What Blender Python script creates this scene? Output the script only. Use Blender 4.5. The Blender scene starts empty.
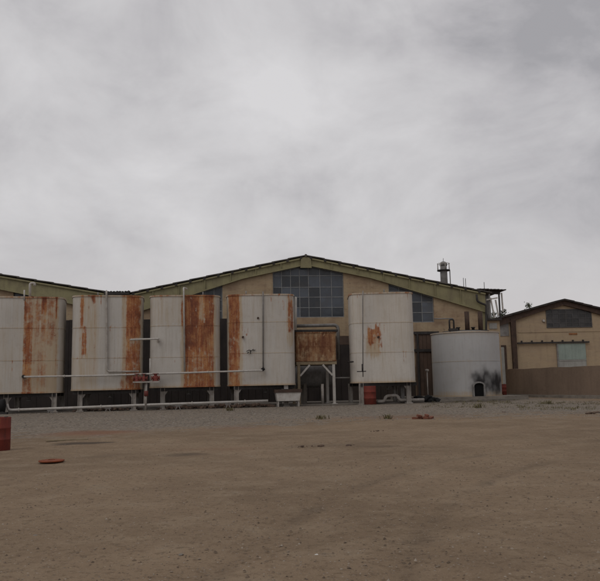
import bpy, bmesh, math, random
from mathutils import Vector, Matrix, noise as mn
random.seed(7)
R = math.radians
scene = bpy.context.scene
COL = scene.collection

# ------------------------------------------------------------------ camera
F, CX, CY, H = 720.0, 300.0, 290.5, 1.63
PITCH = math.atan((383 - CY) / F); ROLL = R(1.15)
fw = Vector((0, math.cos(PITCH), math.sin(PITCH)))
up0 = Vector((0, -math.sin(PITCH), math.cos(PITCH)))
r0 = Vector((1, 0, 0))
rt = r0 * math.cos(ROLL) - up0 * math.sin(ROLL)
up = up0 * math.cos(ROLL) + r0 * math.sin(ROLL)
EYE = Vector((0, 0, H))

def ray(px, py): return fw * F + rt * (px - CX) - up * (py - CY)
def at(px, py, D):
    d = ray(px, py); return EYE + d * (D / d.y)
def gnd(px, py):
    d = ray(px, py); return EYE + d * (-H / d.z)
class Plane:
    """a vertical plane in the yard: local x runs along it, y goes away from the camera"""
    def __init__(s, px, D, yaw):
        s.yaw = yaw; p = at(px, 380, D); s.o = Vector((p.x, p.y, 0))
        s.ex = Vector((math.cos(yaw), math.sin(yaw), 0)); s.n = Vector((-math.sin(yaw), math.cos(yaw), 0))
    def hit(s, px, py, off=0.0):
        d = ray(px, py); t = ((s.o + s.n * off - EYE).dot(s.n)) / d.dot(s.n); return EYE + d * t
    def loc(s, px, py, off=0.0):
        p = s.hit(px, py, off); return (p - s.o).dot(s.ex), p.z
    def w(s, x, y, z=0.0):
        return s.o + s.ex * x + s.n * y + Vector((0, 0, z))

cam_d = bpy.data.cameras.new('camera'); cam = bpy.data.objects.new('camera', cam_d); COL.objects.link(cam)
cam_d.sensor_fit = 'HORIZONTAL'; cam_d.sensor_width = 36; cam_d.lens = F / 600 * 36
cam_d.clip_start = .1; cam_d.clip_end = 3000
m = Matrix.Identity(4)
for i in range(3):
    m[i][0] = rt[i]; m[i][1] = up[i]; m[i][2] = -fw[i]; m[i][3] = EYE[i]
cam.matrix_world = m
scene.camera = cam

# ------------------------------------------------------------------ node helpers
class NT:
    def __init__(s, tree): s.t = tree; s.n = tree.nodes; s.l = tree.links
    def new(s, typ, **kw):
        n = s.n.new(typ)
        for k, v in kw.items():
            if k.startswith('_'): n.inputs[k[1:]].default_value = v
            else: setattr(n, k, v)
        return n
    def put(s, sock, v):
        if hasattr(v, 'is_output') or isinstance(v, bpy.types.NodeSocket): s.l.new(v, sock)
        else: sock.default_value = v
    def math(s, op, a, b=0.5, c=None, clamp=False):
        n = s.n.new('ShaderNodeMath'); n.operation = op; n.use_clamp = clamp
        s.put(n.inputs[0], a); s.put(n.inputs[1], b)
        if c is not None: s.put(n.inputs[2], c)
        return n.outputs[0]
    def mix(s, f, a, b, blend='MIX'):
        n = s.n.new('ShaderNodeMix'); n.data_type = 'RGBA'; n.blend_type = blend
        s.put(n.inputs[0], f)
        for k, v in ((6, a), (7, b)):
            if isinstance(v, tuple) and len(v) == 3: v = v + (1,)
            s.put(n.inputs[k], v)
        return n.outputs[2]
    def rng(s, v, a, b, c=0.0, d=1.0, smooth=True):
        n = s.n.new('ShaderNodeMapRange'); n.clamp = True
        if smooth: n.interpolation_type = 'SMOOTHSTEP'
        for i, x in enumerate((v, a, b, c, d)): s.put(n.inputs[i], x)
        return n.outputs[0]
    def mapping(s, vec, scale=(1, 1, 1), loc=(0, 0, 0), rot=(0, 0, 0)):
        n = s.n.new('ShaderNodeMapping'); s.put(n.inputs[0], vec)
        n.inputs['Location'].default_value = loc; n.inputs['Rotation'].default_value = rot; n.inputs['Scale'].default_value = scale
        return n.outputs[0]
    def noise(s, vec, scale, detail=4, rough=.55, dist=0.0):
        n = s.n.new('ShaderNodeTexNoise'); s.put(n.inputs['Vector'], vec)
        n.inputs['Scale'].default_value = scale; n.inputs['Detail'].default_value = detail
        n.inputs['Roughness'].default_value = rough; n.inputs['Distortion'].default_value = dist
        return n.outputs['Fac']
    def ramp(s, v, stops):
        n = s.n.new('ShaderNodeValToRGB'); s.put(n.inputs[0], v)
        e = n.color_ramp.elements
        while len(e) < len(stops): e.new(.5)
        for i, (p, c) in enumerate(stops):
            e[i].position = p; e[i].color = c + (1,) if len(c) == 3 else c
        return n.outputs[0]
    def bump(s, h, strength=.3, dist=.02):
        n = s.n.new('ShaderNodeBump'); s.put(n.inputs['Height'], h)
        n.inputs['Strength'].default_value = strength; n.inputs['Distance'].default_value = dist
        return n.outputs[0]

def material(name):
    m = bpy.data.materials.new(name); m.use_nodes = True
    t = NT(m.node_tree); b = m.node_tree.nodes['Principled BSDF']
    return m, t, b
def coords(t):
    """object coordinates shifted by a per-object random amount"""
    tc = t.new('ShaderNodeTexCoord'); oi = t.new('ShaderNodeObjectInfo')
    v = t.new('ShaderNodeVectorMath', operation='MULTIPLY_ADD')
    cb = t.new('ShaderNodeCombineXYZ')
    r = t.math('MULTIPLY', oi.outputs['Random'], 37.0)
    for i in range(3): t.put(cb.inputs[i], r)
    t.put(v.inputs[0], tc.outputs['Object']); v.inputs[1].default_value = (1, 1, 1); t.put(v.inputs[2], cb.outputs[0])
    return v.outputs[0]

def weathered(name, base, dark, rough=.75, scale=2.0, streak=True, rust=0.0, metal=0.0, bump=.15):
    m, t, b = material(name)
    c = coords(t)
    n1 = t.noise(c, scale, 6, .6)
    n2 = t.noise(t.mapping(c, (3, 3, .35)) if streak else c, scale * 1.7, 5, .6)
    n3 = t.noise(c, scale * 14, 3, .6)
    k = t.math('MULTIPLY', t.rng(n1, .35, .7), .6)
    k = t.math('ADD', k, t.math('MULTIPLY', t.rng(n2, .45, .75), .5), clamp=True)
    col = t.mix(k, base, dark)
    col = t.mix(t.math('MULTIPLY', t.rng(n3, .5, .75), .3), col, tuple(x * .55 for x in dark))
    if rust > 0:
        rf = t.rng(t.noise(t.mapping(c, (2, 2, .7)), scale * 2.2, 8, .65), .72 - rust * .35, .86 - rust * .35)
        rc = t.ramp(n3, [(.3, (.07, .025, .013)), (.55, (.22, .075, .025)), (.75, (.36, .17, .06))])
        col = t.mix(rf, col, rc)
    t.put(b.inputs['Base Color'], col); b.inputs['Roughness'].default_value = rough
    b.inputs['Metallic'].default_value = metal; b.inputs['Specular IOR Level'].default_value = .3
    if bump: t.put(b.inputs['Normal'], t.bump(n3, bump, .02))
    return m

M = {}
M['white_paint'] = weathered('white_pipe_paint', (.47, .45, .42), (.32, .285, .245), .65, 3, rust=.25)
M['leg_paint'] = weathered('leg_paint', (.38, .352, .32), (.22, .19, .16), .7, 3, rust=.35)
M['grey_steel'] = weathered('grey_steel', (.24, .23, .22), (.12, .11, .10), .65, 2, rust=.25)
M['dark_steel'] = weathered('dark_steel', (.045, .04, .038), (.02, .018, .017), .7, 3, rust=.2)
M['black'] = weathered('black_soot', (.014, .013, .013), (.008, .008, .008), .85, 3)
M['void'] = weathered('sooty_opening', (.005, .005, .005), (.003, .003, .003), .95, 3, bump=0)  # near-black colour stands for the unlit inside of the sooty hatch
M['hatch_paint'] = weathered('sooty_hatch_paint', (.30, .29, .28), (.06, .055, .05), .8, 1.6, bump=.1)
M['brown_steel'] = weathered('brown_steel', (.075, .045, .032), (.03, .02, .016), .75, 2.5)
M['rust'] = weathered('rusty_steel', (.30, .13, .05), (.13, .05, .022), .85, 1.6, rust=.6)
M['red_paint'] = weathered('red_drum_paint', (.175, .032, .022), (.085, .024, .018), .8, 3.2, rust=.42)
M['red_valve'] = weathered('red_valve_paint', (.19, .042, .032), (.10, .03, .024), .7, 3, rust=.3)
M['orange_rust'] = weathered('orange_rust_lid', (.24, .062, .024), (.13, .04, .018), .85, 5, streak=False)
M['brick_red'] = weathered('broken_brick', (.20, .075, .045), (.12, .052, .036), .9, 6, streak=False)
M['green_frame'] = weathered('olive_frame_paint', (.248, .225, .122), (.165, .142, .085), .7, .9, rust=.12)
M['roof_sheet'] = weathered('roof_sheet', (.115, .105, .092), (.055, .05, .045), .9, 1.2)
M['dark_roof'] = weathered('dark_roof', (.050, .042, .038), (.024, .021, .02), .9, 1.0)
M['clad'] = weathered('dark_cladding', (.036, .028, .025), (.018, .015, .014), .85, .8)  # interior darkness of the open bay, put into a flat colour
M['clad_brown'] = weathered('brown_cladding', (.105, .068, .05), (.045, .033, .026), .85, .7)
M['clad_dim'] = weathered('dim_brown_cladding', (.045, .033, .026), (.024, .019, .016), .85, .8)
M['concrete'] = weathered('concrete', (.22, .195, .165), (.12, .105, .09), .95, 1.2, streak=False)
M['mud_wall'] = weathered('mud_wall', (.205, .148, .108), (.15, .108, .08), .97, .45, bump=.4)
M['teal_door'] = weathered('pale_teal_door', (.27, .325, .29), (.21, .25, .225), .7, .8)
M['pale_door'] = weathered('pale_grey_door', (.32, .32, .30), (.23, .22, .20), .7, .8)
M['mullion'] = weathered('window_mullion', (.24, .245, .245), (.14, .14, .14), .6, 3, rust=.1)
M['mullion_dark'] = weathered('window_mullion_dark', (.085, .08, .08), (.04, .04, .04), .6, 3, rust=.1)
M['rubble'] = weathered('rubble_soil', (.12, .08, .058), (.06, .04, .032), .98, 2.5, streak=False, bump=.6)
M['timber'] = weathered('pale_board', (.27, .215, .14), (.18, .14, .09), .9, 4, streak=False)
M['white_scrap'] = weathered('white_scrap', (.7, .69, .66), (.5, .48, .45), .8, 5, streak=False)

def brick(name, c1, c2, mortar, stain, plaster=0.0):
    m, t, b = material(name)
    tc = t.new('ShaderNodeTexCoord')
    sp = t.new('ShaderNodeSeparateXYZ'); t.put(sp.inputs[0], tc.outputs['Object'])
    cb = t.new('ShaderNodeCombineXYZ')
    t.put(cb.inputs[0], t.math('ADD', sp.outputs[0], sp.outputs[1])); t.put(cb.inputs[1], sp.outputs[2])
    bt = t.new('ShaderNodeTexBrick'); t.put(bt.inputs['Vector'], cb.outputs[0])
    bt.inputs['Scale'].default_value = 1.0; bt.inputs['Brick Width'].default_value = .23; bt.inputs['Row Height'].default_value = .075
    bt.inputs['Mortar Size'].default_value = .006; bt.inputs['Bias'].default_value = 0
    bt.inputs['Color1'].default_value = c1 + (1,); bt.inputs['Color2'].default_value = c2 + (1,); bt.inputs['Mortar'].default_value = mortar + (1,)
    o = tc.outputs['Object']
    n1 = t.noise(o, .5, 6, .62); n2 = t.noise(t.mapping(o, (1.6, 1.6, .18)), 1.5, 5, .6); n3 = t.noise(t.mapping(o, (.3, .3, 3.2)), 1.0, 4, .6)
    col = t.mix(t.math('MULTIPLY', t.rng(n1, .40, .66), .75), bt.outputs['Color'], stain)
    n4 = t.noise(o, 1.6, 6, .7)
    col = t.mix(t.math('MULTIPLY', t.rng(n4, .54, .66), .45), col, (.36, .29, .215))
    col = t.mix(t.math('MULTIPLY', t.rng(n4, .42, .34), .5), col, tuple(x * .6 for x in stain))
    col = t.mix(t.math('MULTIPLY', t.rng(n2, .5, .75), .5), col, tuple(x * .7 for x in stain))
    col = t.mix(t.math('MULTIPLY', t.rng(n3, .42, .62), .5), col, tuple(min(1, x * 1.15) for x in c2))
    t.put(b.inputs['Base Color'], col); b.inputs['Roughness'].default_value = .95; b.inputs['Specular IOR Level'].default_value = .15
    t.put(b.inputs['Normal'], t.bump(bt.outputs['Fac'], -.2, .01))
    return m
M['hall_brick'] = brick('ochre_brick', (.375, .288, .185), (.31, .230, .145), (.36, .30, .22), (.225, .150, .102))
M['warehouse_brick'] = brick('tan_brick', (.385, .298, .195), (.34, .258, .168), (.36, .30, .225), (.32, .24, .17))

def glass(name, c):
    m, t, b = material(name)
    a = t.new('ShaderNodeAttribute', attribute_name='tone')
    n = t.noise(coords(t), 1.3, 4)
    col = t.mix(a.outputs['Fac'], tuple(x * .45 for x in c), tuple(min(1, x * 1.5) for x in c))
    col = t.mix(t.math('MULTIPLY', t.rng(n, .45, .7), .4), col, (.075, .072, .068))
    t.put(b.inputs['Base Color'], col)
    t.put(b.inputs['Roughness'], t.rng(n, .3, .7, .12, .45))
    b.inputs['IOR'].default_value = 1.45
    return m
M['glass'] = glass('dusty_window_glass', (.055, .064, .078))
M['glass_dark'] = glass('dim_window_glass', (.04, .038, .038))

def tank_paint(name, base, shade, rust_lo=(.085, .026, .016), rust_mid=(.25, .070, .027), rust_hi=(.43, .215, .085)):
    m, t, b = material(name)
    a = t.new('ShaderNodeAttribute', attribute_name='mask')
    sp = t.new('ShaderNodeSeparateColor'); t.put(sp.inputs[0], a.outputs['Color'])
    Rm, Gm, Bm = sp.outputs[0], sp.outputs[1], sp.outputs[2]
    c = coords(t)
    iso = t.noise(c, 2.6, 8, .66)
    stk = t.noise(t.mapping(c, (5.5, 5.5, .33)), 1.6, 6, .62)
    fine = t.noise(c, 17, 4, .65)
    big = t.noise(c, .55, 4, .5)
    col = t.mix(t.rng(big, .3, .7), base, tuple(x * .9 for x in base))
    col = t.mix(t.math('MULTIPLY', t.rng(stk, .48, .72), .5), col, shade)
    col = t.mix(t.math('MULTIPLY', t.rng(fine, .52, .8), .3), col, (.24, .19, .145))
    col = t.mix(t.math('MULTIPLY', t.rng(iso, .5, .75), .22), col, (.30, .25, .20))
    # plate-to-plate tone differences (welded plates 1.5 m wide)
    v = t.math('ADD', t.math('MULTIPLY', iso, .5), t.math('ADD', t.math('MULTIPLY', stk, .3), t.math('MULTIPLY', fine, .2)))
    # stain
    gf = t.rng(t.math('MULTIPLY', Gm, t.math('ADD', t.math('MULTIPLY', stk, 1.7), .15)), .12, .95)
    col = t.mix(t.math('MULTIPLY', gf, .8), col, (.40, .30, .185))
    # rust
    rv = t.math('MULTIPLY', Rm, t.math('ADD', t.math('MULTIPLY', t.math('SUBTRACT', v, .5), 5.2), 1.0))
    rf = t.rng(rv, .18, .82)
    blot = t.noise(t.mapping(c, (1, 1, .6)), 1.5, 5, .62)
    stk2 = t.noise(t.mapping(c, (9, 9, .5)), 1.3, 5, .6)
    hue = t.math('ADD', t.math('MULTIPLY', blot, .42), t.math('ADD', t.math('MULTIPLY', fine, .26), t.math('MULTIPLY', stk2, .32)))
    rc = t.ramp(hue, [(.37, rust_lo), (.47, rust_mid), (.60, rust_hi), (.68, (.44, .32, .20))])
    deep = t.math('MULTIPLY', t.rng(Rm, .85, 1.35), t.rng(blot, .34, .58, 1.0, .35))
    rc = t.mix(t.math('MULTIPLY', deep, .8), rc, (.115, .033, .02))
    # flakes of old paint left inside the rust
    flake = t.math('MULTIPLY', t.rng(stk2, .56, .70), t.rng(iso, .50, .62))
    rf = t.math('MULTIPLY', rf, t.math('SUBTRACT', 1.0, t.math('MULTIPLY', flake, .8)))
    col = t.mix(t.math('MULTIPLY', rf, .94), col, rc)
    # soot
    bf = t.rng(t.math('MULTIPLY', Bm, t.math('ADD', t.math('MULTIPLY', iso, .45), .78)), .02, 1.15)
    col = t.mix(bf, col, (.022, .02, .02))
    t.put(b.inputs['Base Color'], col)
    t.put(b.inputs['Roughness'], t.math('ADD', t.math('MULTIPLY', rf, .35), .55)); b.inputs['Specular IOR Level'].default_value = .25
    t.put(b.inputs['Normal'], t.bump(t.math('ADD', fine, t.math('MULTIPLY', rf, .6)), .18, .02))
    return m
M['tank'] = tank_paint('tank_paint', (.485, .458, .42), (.345, .315, .275))
M['tank_white'] = tank_paint('clean_tank_paint', (.53, .495, .445), (.41, .37, .315))
M['tank_grey'] = tank_paint('grey_tank_paint', (.42, .415, .41), (.33, .325, .32))
M['tank_rust'] = tank_paint('rusted_box_paint', (.40, .25, .125), (.30, .16, .075), (.06, .024, .015), (.17, .068, .033), (.33, .18, .09))

# ------------------------------------------------------------------ mesh helpers
class MB:
    def __init__(s): s.bm = bmesh.new()
    def box(s, x0, x1, y0, y1, z0, z1):
        v = [s.bm.verts.new(p) for p in ((x0,y0,z0),(x1,y0,z0),(x1,y1,z0),(x0,y1,z0),(x0,y0,z1),(x1,y0,z1),(x1,y1,z1),(x0,y1,z1))]
        for f in ((0,3,2,1),(4,5,6,7),(0,1,5,4),(1,2,6,5),(2,3,7,6),(3,0,4,7)): s.bm.faces.new([v[i] for i in f])
        return s
    def prism(s, poly, y0, y1):
        """polygon of (x,z) extruded from y0 to y1"""
        a = [s.bm.verts.new((x, y0, z)) for x, z in poly]; b = [s.bm.verts.new((x, y1, z)) for x, z in poly]
        n = len(poly)
        s.bm.faces.new(a); s.bm.faces.new(b[::-1])
        for i in range(n): s.bm.faces.new((a[i], b[i], b[(i+1)%n], a[(i+1)%n]))
        return s
    def bar(s, p, q, w, h=None):
        h = h or w; p = Vector(p); q = Vector(q); d = (q - p).normalized()
        ref = Vector((0, 0, 1)) if abs(d.z) < .9 else Vector((1, 0, 0))
        a = d.cross(ref).normalized() * (w / 2); b = a.cross(d).normalized() * (h / 2)
        v = [s.bm.verts.new(c + i * a + j * b) for c in (p, q) for i, j in ((-1,-1),(1,-1),(1,1),(-1,1))]
        for f in ((0,1,2,3),(7,6,5,4),(0,4,5,1),(1,5,6,2),(2,6,7,3),(3,7,4,0)): s.bm.faces.new([v[i] for i in f])
        return s
    def tube(s, pts, r, seg=10, cap=True, radii=None):
        pts = [Vector(p) for p in pts]; rings = []
        prev = None
        for i, p in enumerate(pts):
            if i == 0: d = pts[1] - p
            elif i == len(pts) - 1: d = p - pts[i-1]
            else: d = (pts[i+1] - p).normalized() + (p - pts[i-1]).normalized()
            d.normalize()
            if prev is None:
                ref = Vector((0, 0, 1)) if abs(d.z) < .9 else Vector((1, 0, 0))
                a = d.cross(ref).normalized()
            else:
                a = (prev - d * prev.dot(d)).normalized()
            prev = a; b = d.cross(a)
            rr = radii[i] if radii else r
            rings.append([s.bm.verts.new(p + (a * math.cos(2*math.pi*k/seg) + b * math.sin(2*math.pi*k/seg)) * rr) for k in range(seg)])
        for A, B in zip(rings, rings[1:]):
            for k in range(seg):
                f = s.bm.faces.new((A[k], A[(k+1)%seg], B[(k+1)%seg], B[k])); f.smooth = True
        if cap: s.bm.faces.new(rings[0][::-1]); s.bm.faces.new(rings[-1])
        return s
    def pipe(s, pts, r, bend=.25, seg=10):
        """tube with rounded elbows"""
        pts = [Vector(p) for p in pts]; out = [pts[0]]
        for i in range(1, len(pts) - 1):
            p, a, c = pts[i], pts[i-1], pts[i+1]
            u = (a - p); w = (c - p); bl = min(bend, u.length * .45, w.length * .45)
            u = p + u.normalized() * bl; w = p + w.normalized() * bl
            for k in range(6):
                t = k / 5; out.append(u * (1-t)**2 + p * 2*t*(1-t) + w * t*t)
        out.append(pts[-1]); return s.tube(out, r, seg)
    def lathe(s, prof, seg=32, c=(0, 0, 0), axis='z'):
        rings = []
        for r, z in prof:
            ring = []
            for k in range(seg):
                a = 2*math.pi*k/seg
                p = (r*math.cos(a), r*math.sin(a), z)
                if axis == 'y': p = (p[0], p[2], p[1])
                if axis == 'x': p = (p[2], p[0], p[1])
                ring.append(s.bm.verts.new((p[0]+c[0], p[1]+c[1], p[2]+c[2])))
            rings.append(ring)
        for A, B in zip(rings, rings[1:]):
            for k in range(seg):
                f = s.bm.faces.new((A[k], A[(k+1)%seg], B[(k+1)%seg], B[k])); f.smooth = True
        if prof[0][0] > 1e-4: s.bm.faces.new(rings[0][::-1])
        if prof[-1][0] > 1e-4: s.bm.faces.new(rings[-1])
        return s
    def rock(s, c, r, squash=.6, seed=0, sub=1):
        g = bmesh.ops.create_icosphere(s.bm, subdivisions=sub, radius=1)
        o = Vector((seed * 3.1, seed * 1.7, seed * .9)); ang = seed * 2.4
        for v in g['verts']:
            k = 1 + .55 * mn.noise(v.co * 1.3 + o)
            x, y, z = v.co * k
            x, y = x * math.cos(ang) - y * math.sin(ang) * .8, x * math.sin(ang) + y * math.cos(ang) * .8
            v.co = Vector((c[0] + x * r, c[1] + y * r, c[2] + z * r * squash))
        return s
    def build(s, name, mat, parent=None, fix=True, bevel=0):
        bm = s.bm
        if bevel:
            es = [e for e in bm.edges if len(e.link_faces) == 2 and e.calc_face_angle(0) > .6]
            bmesh.ops.bevel(bm, geom=es, offset=bevel, segments=1, affect='EDGES', clamp_overlap=True)
        if fix: bmesh.ops.recalc_face_normals(bm, faces=bm.faces)
        me = bpy.data.meshes.new(name); bm.to_mesh(me); bm.free()
        o = bpy.data.objects.new(name, me); COL.objects.link(o)
        me.materials.append(mat)
        if parent: o.parent = parent
        return o

def thing(name, label, cat, loc=(0, 0, 0), rz=0.0, group=None):
    o = bpy.data.objects.new(name, None); COL.objects.link(o)
    o.empty_display_size = .3; o.location = loc; o.rotation_euler = (0, 0, rz)
    o['label'] = label; o['category'] = cat
    if group: o['group'] = group
    return o
def tag(o, label, cat, group=None, kind=None):
    o['label'] = label; o['category'] = cat
    if group: o['group'] = group
    if kind: o['kind'] = kind
    return o
def place(o, loc, rz=0.0):
    o.location = loc; o.rotation_euler = (0, 0, rz); return o
def sstep(a, b, x):
    t = max(0, min(1, (x - a) / (b - a))); return t*t*(3-2*t)

# ------------------------------------------------------------------ planes of the yard
TP = Plane(363, 52.3, R(9.5))        # line of the tank fronts
HP = Plane(308, 62.5, R(6))          # gable wall of the halls
WP = Plane(568, 86, R(3))            # warehouse gable on the right

# ------------------------------------------------------------------ ground
def axis(vals):
    out = []
    for a, b, st in vals:
        n = max(1, round((b - a) / st)); out += [a + (b - a) * i / n for i in range(n)]
    return out + [vals[-1][1]]
def make_ground():
    xs = axis([(-900, -200, 100), (-200, -60, 14), (-60, -26, 1.7), (-26, -6, .4), (-6, 6, .16), (6, 26, .4), (26, 60, 1.7), (60, 200, 14), (200, 900, 100)])
    ys = axis([(-120, -6, 19), (-6, 4, 1), (4, 14, .13), (14, 30, .28), (30, 62, .45), (62, 130, 3), (130, 300, 17), (300, 1500, 120)])
    reds = [(gnd(96, 433), 2.1, .8, .9), (gnd(215, 448), 2.0, .35, .5), (gnd(395, 417), 5, 1.2, .5), (gnd(240, 428), 2.4, .8, .5), (gnd(100, 446), 2, .5, .3)]
    darks = [(gnd(87, 443.5), .78, .42, 1.7), (gnd(190, 454), .9, .25, .7), (gnd(335, 445), 2.2, .5, .5), (gnd(95, 457), 1.2, .3, .5), (gnd(375, 447), 1, .25, .6)]
    def track(x, y):
        # two old curved wheel ruts crossing the yard from lower left to the middle right
        k = 0
        for cx, cy, rr, a in ((14.0, 2.0, 15.2, .8), (14.0, 2.0, 13.6, .8), (-9.0, 4.0, 13.0, .5), (-9.0, 4.0, 14.7, .5), (30, 10, 22, .6), (30, 10, 20.4, .6)):
            d = abs(math.hypot(x - cx, (y - cy) * .8) - rr); k = max(k, a * math.exp(-(d / .27) ** 2))
        return k
    bm = bmesh.new(); grid = []; data = []
    for y in ys:
        row = []
        for x in xs:
            z = 0
            p = Vector((x, y, 0))
            gv = 0; rd = 0; dk = 0
            if -62 < x < 62 and 3 < y < 75:
                fade = sstep(3, 5, y) * (1 - sstep(44, 50, y))
                z = fade * (.05 * mn.noise(p * .25) + .02 * mn.noise(p * 1.1) + .012 * mn.noise(p * 3.3) + .006 * mn.noise(p * 7))
                tr = track(x, y) * (.75 + .3 * mn.noise(p * .6) + .25 * mn.noise(p * 2.5)) ; z -= .05 * tr * fade
                edge = 25 + 9 * sstep(-14, 6, x) + 3.0 * mn.noise(p * .16) + 1.2 * mn.noise(p * .7)
                gv = sstep(edge - 8, edge + 5, y) * (1 - .75 * sstep(14, 24, x + 2 * mn.noise(p * .3)))
                wob = Vector((mn.noise(p * .8 + Vector((9, 0, 0))), mn.noise(p * .8 + Vector((0, 7, 0))), 0)) * .5
                q = p + wob
                for c, a, b, s in reds: rd = max(rd, s * math.exp(-(((q.x-c.x)/a)**2 + ((q.y-c.y)/(b*2.4))**2)))
                for c, a, b, s in darks: dk = max(dk, s * math.exp(-(((q.x-c.x)/a)**2 + ((q.y-c.y)/(b*1.6))**4)))
                dk = max(dk, .72 * tr * fade)
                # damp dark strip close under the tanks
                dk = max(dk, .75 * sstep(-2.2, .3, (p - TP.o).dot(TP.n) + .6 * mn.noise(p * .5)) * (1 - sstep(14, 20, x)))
            row.append(bm.verts.new((x, y, z))); data.append((rd, gv, dk, 1))
        grid.append(row)
    for A, B in zip(grid, grid[1:]):
        for k in range(len(xs) - 1):
            bm.faces.new((A[k], A[k+1], B[k+1], B[k])).smooth = True
    me = bpy.data.meshes.new('ground'); bm.to_mesh(me); bm.free()
    at_ = me.color_attributes.new('mask', 'FLOAT_COLOR', 'POINT')
    for i, d in enumerate(data): at_.data[i].color = d
    m, t, b = material('yard_dirt')
    a = t.new('ShaderNodeAttribute', attribute_name='mask'); sp = t.new('ShaderNodeSeparateColor'); t.put(sp.inputs[0], a.outputs['Color'])
    rd, gv, dk = sp.outputs[0], sp.outputs[1], sp.outputs[2]
    c = t.new('ShaderNodeTexCoord').outputs['Object']
    big = t.noise(c, .16, 5, .55); mid = t.noise(c, 1.1, 6, .62); sm = t.noise(c, 9, 6, .68); fine = t.noise(c, 55, 4, .7)
    col = t.mix(t.rng(big, .35, .65), (.25, .181, .119), (.184, .131, .085))
    col = t.mix(t.math('MULTIPLY', t.rng(mid, .42, .7), .6), col, (.30, .227, .153))
    col = t.mix(t.math('MULTIPLY', t.rng(sm, .48, .70), .65), col, (.115, .078, .050))
    col = t.mix(t.math('MULTIPLY', t.rng(fine, .54, .72), .7), col, (.36, .295, .22))
    vo = t.new('ShaderNodeTexVoronoi'); t.put(vo.inputs['Vector'], c); vo.inputs['Scale'].default_value = 26
    vc = t.new('ShaderNodeSeparateColor'); t.put(vc.inputs[0], vo.outputs['Color'])
    peb = t.math('MULTIPLY', t.rng(vo.outputs['Distance'], .34, .22), t.rng(vc.outputs[0], .72, .78))
    pc = t.ramp(vc.outputs[1], [(.1, (.10, .078, .06)), (.6, (.22, .18, .14)), (.95, (.40, .36, .31))])
    col = t.mix(t.math('MULTIPLY', peb, .75), col, pc)
    # grey gravel
    v2 = t.new('ShaderNodeTexVoronoi'); t.put(v2.inputs['Vector'], c); v2.inputs['Scale'].default_value = 9
    g2 = t.new('ShaderNodeSeparateColor'); t.put(g2.inputs[0], v2.outputs['Color'])
    gc = t.ramp(g2.outputs[0], [(0, (.18, .155, .127)), (.5, (.235, .208, .174)), (1, (.31, .28, .24))])
    gc = t.mix(t.rng(v2.outputs['Distance'], .4, .8), gc, (.10, .09, .078))
    gf = t.rng(t.math('ADD', gv, t.math('MULTIPLY', t.math('SUBTRACT', mid, .5), 2.4)), .22, .85)
    col = t.mix(t.math('MULTIPLY', gf, .74), col, gc)
    col = t.mix(t.math('MULTIPLY', t.rng(t.math('MULTIPLY', rd, t.math('ADD', mid, .5)), .2, .9), .7), col, (.20, .092, .055))
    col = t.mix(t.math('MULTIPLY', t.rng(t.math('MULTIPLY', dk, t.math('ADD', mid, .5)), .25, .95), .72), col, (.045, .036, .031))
    t.put(b.inputs['Base Color'], col); b.inputs['Roughness'].default_value = .97; b.inputs['Specular IOR Level'].default_value = .1
    hgt = t.math('ADD', t.math('MULTIPLY', sm, 1.2), t.math('ADD', t.math('MULTIPLY', fine, .35), t.math('MULTIPLY', peb, .35)))
    t.put(b.inputs['Normal'], t.bump(hgt, .65, .03))
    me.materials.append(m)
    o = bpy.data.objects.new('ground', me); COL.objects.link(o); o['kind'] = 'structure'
    o['label'] = 'bare brown dirt yard turning to grey gravel towards the tanks'
make_ground()

# loose pebbles (nobody could count them)
def stones(name, n, sampler, rmin, rmax, label, cols):
    verts = []; faces = []; tones = []
    base = [(1,0,-.3),(.3,.95,-.3),(-.8,.6,-.3),(-.8,-.6,-.3),(.3,-.95,-.3),(.1,.1,.7)]
    for i in range(n):
        x, y = sampler(); r = rmin + (rmax - rmin) * random.random() ** 3
        a = random.random() * 6.28; ca, sa = math.cos(a), math.sin(a); k = len(verts); sq = random.uniform(.5, .9)
        z = .05 * mn.noise(Vector((x, y, 0)) * .25) + .02 * mn.noise(Vector((x, y, 0)) * 1.1) if y < 46 else 0
        for bx, by, bz in base:
            j = random.uniform(.7, 1.2); bx, by = bx * j, by * j * .8
            verts.append((x + (bx*ca - by*sa) * r, y + (bx*sa + by*ca) * r, z + (bz * j * sq + .1) * r))
        for q in range(5): faces.append((k+q, k+(q+1) % 5, k+5))
        tones += [random.random()] * 6
    me = bpy.data.meshes.new(name); me.from_pydata(verts, [], faces)
    a = me.attributes.new('tone', 'FLOAT', 'POINT'); a.data.foreach_set('value', tones)
    m, t, b = material(name)
    at_ = t.new('ShaderNodeAttribute', attribute_name='tone')
    t.put(b.inputs['Base Color'], t.ramp(at_.outputs['Fac'], cols)); b.inputs['Roughness'].default_value = .95; b.inputs['Specular IOR Level'].default_value = .15
    me.materials.append(m)
    o = bpy.data.objects.new(name, me); COL.objects.link(o); tag(o, label, 'stones', kind='stuff')
def near():
    y = 4.5 + 32 * random.random() ** 1.5; return random.uniform(-.5, .5) * y * 1.0, y
stones('pebbles', 15000, near, .005, .024, 'small brown and grey pebbles scattered over the dirt yard',
       [(0, (.10, .075, .055)), (.5, (.17, .128, .093)), (.88, (.24, .19, .145)), (1, (.33, .285, .235))])
def strip():
    x = random.uniform(-26, 16); y = random.uniform(30, 52); return x, y
stones('gravel', 8000, strip, .02, .06, 'grey crushed gravel spread in front of the tanks',
       [(0, (.10, .09, .078)), (.5, (.16, .146, .128)), (.95, (.22, .205, .183)), (1, (.30, .285, .262))])

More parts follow.
